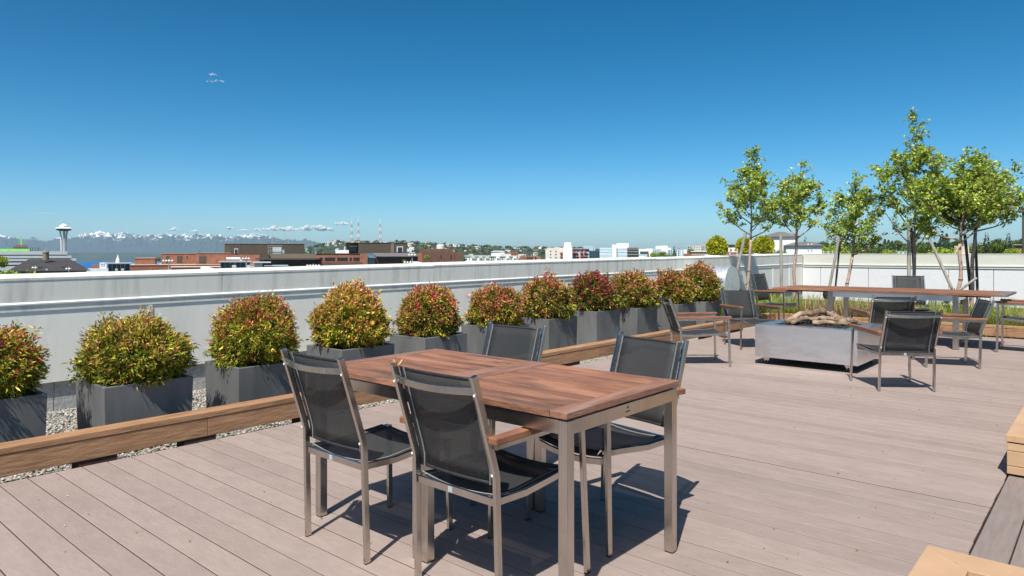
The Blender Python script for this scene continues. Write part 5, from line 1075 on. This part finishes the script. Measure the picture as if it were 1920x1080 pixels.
def crown_conifer(seed, n, cols, wts, slim=.30):
    rg = np.random.default_rng(seed); h = 1 - np.sqrt(rg.random(n)) * .97; tier = np.floor(h * 16) / 16; fr_ = (h - tier) * 16
    a = rg.uniform(0, 6.283, n); ph = np.sin(a * 3 + tier * 40) * .12; r = slim * (1 - tier) * (1.0 - .45 * fr_) * (1 + ph) * rg.uniform(.55, 1.08, n) + .006
    P_ = np.stack([np.cos(a) * r, np.sin(a) * r, h * 1.0], 1); A_ = np.stack([np.cos(a), np.sin(a), -.25 + rg.normal(size=n) * .25], 1); ln = rg.uniform(.7, 1.4, n) * .055 * (1.25 - h * .6)
    return quads_mesh('crown', leaf_quads(P_, A_, ln, ln * .45, .1, .15), pal(n, cols, wts, .22), M['far_leaf'])
def crown_poplar(seed, n, cols, wts):
    rg = np.random.default_rng(seed); h = rg.random(n); a = rg.uniform(0, 6.283, n); r = .16 * np.sin(np.clip(h * .93 + .07, 0, 1) * math.pi) ** .6 * (1 + .25 * np.sin(h * 30 + a * 2)) * rg.uniform(.6, 1.05, n)
    P_ = np.stack([np.cos(a) * r, np.sin(a) * r, .06 + h * .94], 1); A_ = np.stack([np.cos(a) * .5, np.sin(a) * .5, np.ones(n)], 1) + rg.normal(size=(n, 3)) * .4; ln = rg.uniform(.7, 1.3, n) * .045
    return quads_mesh('crown', leaf_quads(P_, A_, ln, ln * .5), pal(n, cols, wts, .22), M['far_leaf'])
CG = [(.08,.13,.025), (.14,.21,.035), (.21,.28,.05)]; CD = [(.03,.05,.025), (.05,.075,.035), (.08,.10,.05)]; CP = [(.05,.09,.035), (.08,.125,.045)]; CM = [(.04,.018,.028), (.06,.03,.04)]
CRW = {'broad': crown_broad(1, 2700, CG, [1, 2, 1.4]), 'broad2': crown_broad(2, 2700, CG, [2, 2, .6]), 'lime': crown_broad(3, 2400, [(.17,.26,.03), (.28,.37,.045), (.38,.46,.06)], [1, 2, 1]), 'plum': crown_broad(4, 1800, CM, [1, 1]), 'conifer': crown_conifer(5, 3000, CD, [1, 2, 1]), 'poplar': crown_poplar(6, 2200, CP, [1, 1]), 'cedar': crown_conifer(7, 2600, CD, [1, 1.5, 1.5], .42)}
trk = MB().tube([(0, 0, 0), (0, 0, .5), (.01, 0, .9)], [.022, .016, .006], 7).mesh('trunk', M['twig'])
def ftree(kind, u, vt, wpx, Y, label, grp='trees beyond the end wall', vb=None):
    wpx = wpx * (1.55 if kind in ('conifer', 'cedar') else 1.25 if kind != 'poplar' else 1.2); k = Y / FPX; z0 = hland((u - 960) / FPX * Y, Y) if vb is None else EYE - (vb - HZ) * k; zt = EYE - (vt - HZ) * k; H_ = zt - z0; r = empty({'conifer': 'conifer_tree', 'cedar': 'conifer_tree', 'poplar': 'poplar_tree'}.get(kind, 'broadleaf_tree'), W((u - 960) / FPX * Y, Y, z0), random.uniform(0, 6)); tag(r, label, 'tree', grp)
    c = link('crown', CRW[kind], r); t = link('trunk', trk, r); wd = wpx * k
    if kind in ('conifer', 'poplar', 'cedar'):
        hh = min(H_, wd * (3.2 if kind != 'poplar' else 4.5)); s = {'conifer': .62, 'cedar': .86, 'poplar': .34}[kind]; c.scale = (wd / s, wd / s, hh); c.location = (0, 0, H_ - hh)
    else:
        hh = wd * .85; c.scale = (wd / 1.8, wd / 1.8, hh / 1.55); c.location = (0, 0, H_ - hh)
    t.scale = (H_ * .55, H_ * .55, H_ * .8)
FT = [('lime', 1565, 453, 46, 110, 'lime green tree right of the white house wing'), ('broad', 1600, 456, 44, 170, 'round green tree behind the short leaning young tree'), ('cedar', 1620, 454, 26, 190, 'dark bushy conifer left of the pale school building'), ('conifer', 1651, 457, 24, 170, 'dark conifer right of the pale school building'), ('poplar', 1659, 449, 7, 420, 'slim poplar, leftmost of three'), ('poplar', 1666, 450.5, 7, 420, 'slim poplar, middle of three'), ('poplar', 1673, 452, 6.5, 420, 'slim poplar, rightmost of three'), ('broad2', 1684, 449, 15, 380, 'small dark round tree left of the square stake'), ('lime', 1668, 463, 30, 200, 'light green bush below the slim poplars'), ('cedar', 1676, 462, 28, 180, 'low dark conifer left of the square stake'),
      ('broad', 1728, 453, 34, 170, 'green tree right of the tallest young tree'), ('conifer', 1743, 445, 20, 160, 'pointed dark conifer behind the slanting stake'), ('lime', 1772, 455.5, 52, 130, 'wide bright green tree left of the leaning young tree'), ('poplar', 1766, 440.5, 10, 420, 'tall poplar, left of the pair'), ('poplar', 1775, 439.5, 10, 420, 'tall poplar, right of the pair'), ('broad2', 1790, 450, 16, 300, 'dark tree behind the leaning young tree'),
      ('conifer', 1850, 436, 26, 150, 'tall dark conifer right of the rightmost young tree'), ('plum', 1868, 446, 20, 260, 'purple-leaved tree between the two tall conifers'), ('broad', 1876, 448, 34, 200, 'green tree between the two tall conifers'), ('conifer', 1890, 433.5, 26, 150, 'tall dark conifer near the right picture edge'), ('lime', 1903, 461, 30, 120, 'light green tree at the foot of the right conifer'), ('broad2', 1916, 442, 40, 260, 'dark green tree at the right picture edge'), ('broad', 1828, 455, 40, 220, 'green tree behind the rightmost young tree'), ('broad2', 1546, 451, 22, 260, 'dark green tree just right of the second young tree'), ('conifer', 1551, 446, 10, 420, 'tiny far conifer right of the second young tree'), ('cedar', 1510, 440, 18, 120, 'dark conifer behind the white house roof'), ('broad', 1705, 458, 40, 260, 'green tree behind the square stake'), ('broad2', 1640, 462, 50, 300, 'dark tree mass right of the short leaning tree'), ('broad', 1850, 460, 60, 240, 'green trees below the tall conifer')]
for a in FT: ftree(*a)
for a in [('broad', 1243, 470, 14, 300, 'small green tree before the blue-grey flats, left'), ('lime', 1228, 470.5, 16, 290, 'yellow-green tree before the blue-grey flats'), ('broad', 1256, 474.5, 20, 280, 'low green tree right of the yellow-green one'), ('conifer', 1264, 460, 8, 420, 'small conifer on the roof line of the blue-grey flats'), ('broad', 1295, 466, 12, 330, 'round green tree before the grey concrete flats'), ('lime', 1184, 480, 14, 250, 'low green tree before the umber balconies'), ('lime', 800, 476.5, 10, 150, 'bright green sapling right of the sloped metal roof'), ('lime', 758, 486, 6, 150, 'tiny green sapling before the ribbon windows'), ('broad', 297, 482, 9, 300, 'small tree right of the brick stair tower'), ('conifer', 374, 469, 5, 300, 'tiny conifer on the brick skyline'), ('broad', 870, 483, 8, 260, 'dark green tree between brown block and row of flats')]: ftree(*a, 'small trees among the rooftops')
ftree('lime', 30, 494.5, 78, 40, 'yellow-green treetop poking over the parapet at far left', 'treetops at far left'); ftree('lime', -6, 474, 34, 44, 'yellow-green treetop at the left picture edge', 'treetops at far left')
b = Bld('school_building', 'pale grey school building with window rows among the trees', 1640, 420); b.box('wall', 1626, 1662, 461, None, 'grey', 0, 14); b.box('roof', 1625, 1663, 459.8, 460.9, 'ltgrey', -.5, 14.5); b.grid(fr(1628, 1661, 8), 2.6, [463, 468], 2.6)
b = Bld('beige_box', 'beige rooftop box building behind the right-hand trees', 1803, 150); b.box('wall', 1789, 1817, 461, None, 'tanbox', 0, 10); b.box('base', 1786, 1820, 475, None, 'white', -2, -.1)
b = Bld('brick_block', 'brick block with white columns at the right picture edge', 1915, 180); b.box('wall', 1902, 1945, 459.5, None, 'brick', 0, 12); b.box('roof', 1900, 1946, 458.6, 459.4, 'ltgrey', -.6, 12.6); b.win(1917, 1919, 460, 472, 'white', None, -.1, 'column'); b.grid([1905, 1909, 1913, 1922], 2.4, [462.5], 5)
b = Bld('low_roofs', 'pale low roofs just above the end wall', 1690, 200); b.box('wall', 1668, 1705, 471.5, None, 'bluegrey', 0, 10); b.box('wall', 1760, 1795, 476, None, 'cream', -20, -12); b.grid([1672, 1680, 1688, 1696], 3, [473], 2)
lpst = empty('light_pole', W((1918.6 - 960) / FPX * 30, 30, -26), YAW); tag(lpst, 'tall lamp post at the right picture edge', 'lamp post')
part('pole', MB().tube([(0, 0, 0), (0, 0, 29.2)], .045, 10), M['umber'], lpst); part('head', MB().box(-.12, .4, -.12, .12, 29.05, 29.3), M['umber'], lpst, .01)
# wooded mass under the far tree line so that the land reads wooded
def rf():
    Y = random.uniform(350, 900); X = (random.uniform(1500, 2000) - 960) / FPX * Y; k = Y / 400; return W(X, Y, EYE - (random.uniform(456, 472) - HZ) * Y / FPX - 7 * k), k
tag(link('far_wood', clumps(300, rf, 3, 5.5, 60, GR, [3, 3, 1.2, .2, 2], .34, 'far_wood')), 'dark wooded band beyond the end wall', 'wood', kind='stuff')
# ================================================================== CLOUDS (beyond the haze)
def wispmat(name, sc, lo, hi, mxa):
    m, nt, b, out = newmat(name); N, L = nt.nodes, nt.links; tc = N.new('ShaderNodeTexCoord'); nz = N.new('ShaderNodeTexNoise'); nz.inputs['Scale'].default_value = sc; nz.inputs['Detail'].default_value = 8; L.new(tc.outputs['Object'], nz.inputs['Vector'])
    rp = N.new('ShaderNodeMapRange'); rp.inputs[1].default_value = lo; rp.inputs[2].default_value = hi; rp.inputs[4].default_value = mxa; L.new(nz.outputs['Fac'], rp.inputs[0]); t = N.new('ShaderNodeBsdfTransparent'); mx = N.new('ShaderNodeMixShader'); b.inputs['Base Color'].default_value = (.9,.9,.9,1); b.inputs['Roughness'].default_value = 1; b.inputs['Specular IOR Level'].default_value = 0
    tl = N.new('ShaderNodeBsdfTranslucent'); tl.inputs[0].default_value = (.9,.9,.9,1); m2 = N.new('ShaderNodeMixShader'); m2.inputs[0].default_value = .5; L.new(b.outputs[0], m2.inputs[1]); L.new(tl.outputs[0], m2.inputs[2])
    L.new(rp.outputs[0], mx.inputs[0]); L.new(t.outputs[0], mx.inputs[1]); L.new(m2.outputs[0], mx.inputs[2]); L.new(mx.outputs[0], out.inputs[0]); return m
M['cloud'] = wispmat('soft_white_cloud', .004, .34, .56, .85)
def cloud(u, v, wpx, hpx, label, n=26, Y=42000, seed=0):
    k = Y / FPX; rg = random.Random(seed + int(u)); c = W((u - 960) / FPX * Y, Y, EYE - (v - HZ) * k); bm = bmesh.new()
    for i in range(n):
        t = rg.uniform(-1, 1); hh = (1 - t * t) ** .7 * (.45 + .55 * abs(noise.noise(Vector((t * 2.2, seed, u * .1)))) * 1.6); r = rg.uniform(.13, .26) * hpx * k * (.5 + hh)
        m = Matrix.Translation((t * wpx * k / 2, rg.uniform(-1, 1) * wpx * k * .15, rg.random() * hh * hpx * k * .8)) @ Matrix.Diagonal((1.7, 1.4, 1, 1)); bmesh.ops.create_icosphere(bm, subdivisions=3, radius=r, matrix=m)
    for q in bm.verts: q.co += Vector((noise.noise(q.co * (.9 / (hpx * k) * 4)), noise.noise(q.co * (.9 / (hpx * k) * 4) + Vector((9, 0, 0))), noise.noise(q.co * (.9 / (hpx * k) * 6)))) * hpx * k * .10
    me = bpy.data.meshes.new('cloud'); bm.to_mesh(me); bm.free(); me.materials.append(M['cloud'])
    for p in me.polygons: p.use_smooth = True
    o = link('cloud', me, None, c, YAW); return tag(o, label, 'cloud', 'small clouds over the mountains')
for i, (u, v, w_, h_, lb) in enumerate(((430, 429, 18, 6.5, 'small puff cloud at the left of the cloud bank'), (456, 433, 27, 5, 'flat low cloud second from the left'), (483, 432, 15, 6, 'small rounded cloud left of the longest cloud'), (527, 431.5, 68, 11, 'longest cumulus of the bank above the mountains'), (572, 431, 26, 10, 'cumulus lump in the middle of the bank'), (597, 430, 30, 12, 'tilted cumulus right of the middle'), (617, 432, 18, 7, 'small cumulus under the tilted one'), (641, 421, 26, 8, 'highest small cumulus at the right end'), (325, 431.5, 20, 6, 'thin cloud above the middle of the range'), (364, 434.5, 15, 5, 'small cloud just over the snowy ridge'), (480, 440, 26, 5, 'cloud touching the snowy ridge'), (82, 400.5, 46, 2.2, 'thin streak of cloud above the tower'))): cloud(u, v, w_, h_, lb, 22 if w_ < 40 else 44, seed=i)
M['cloud'] = wispmat('thin_cloud_wisp', .012, .38, .68, .6)
cloud(397, 141, 20, 5, 'upper wisp of thin cloud high in the deep blue', 12, 9000, 40); cloud(404, 153, 36, 5, 'lower wisp of thin cloud high in the deep blue', 16, 9000, 41)
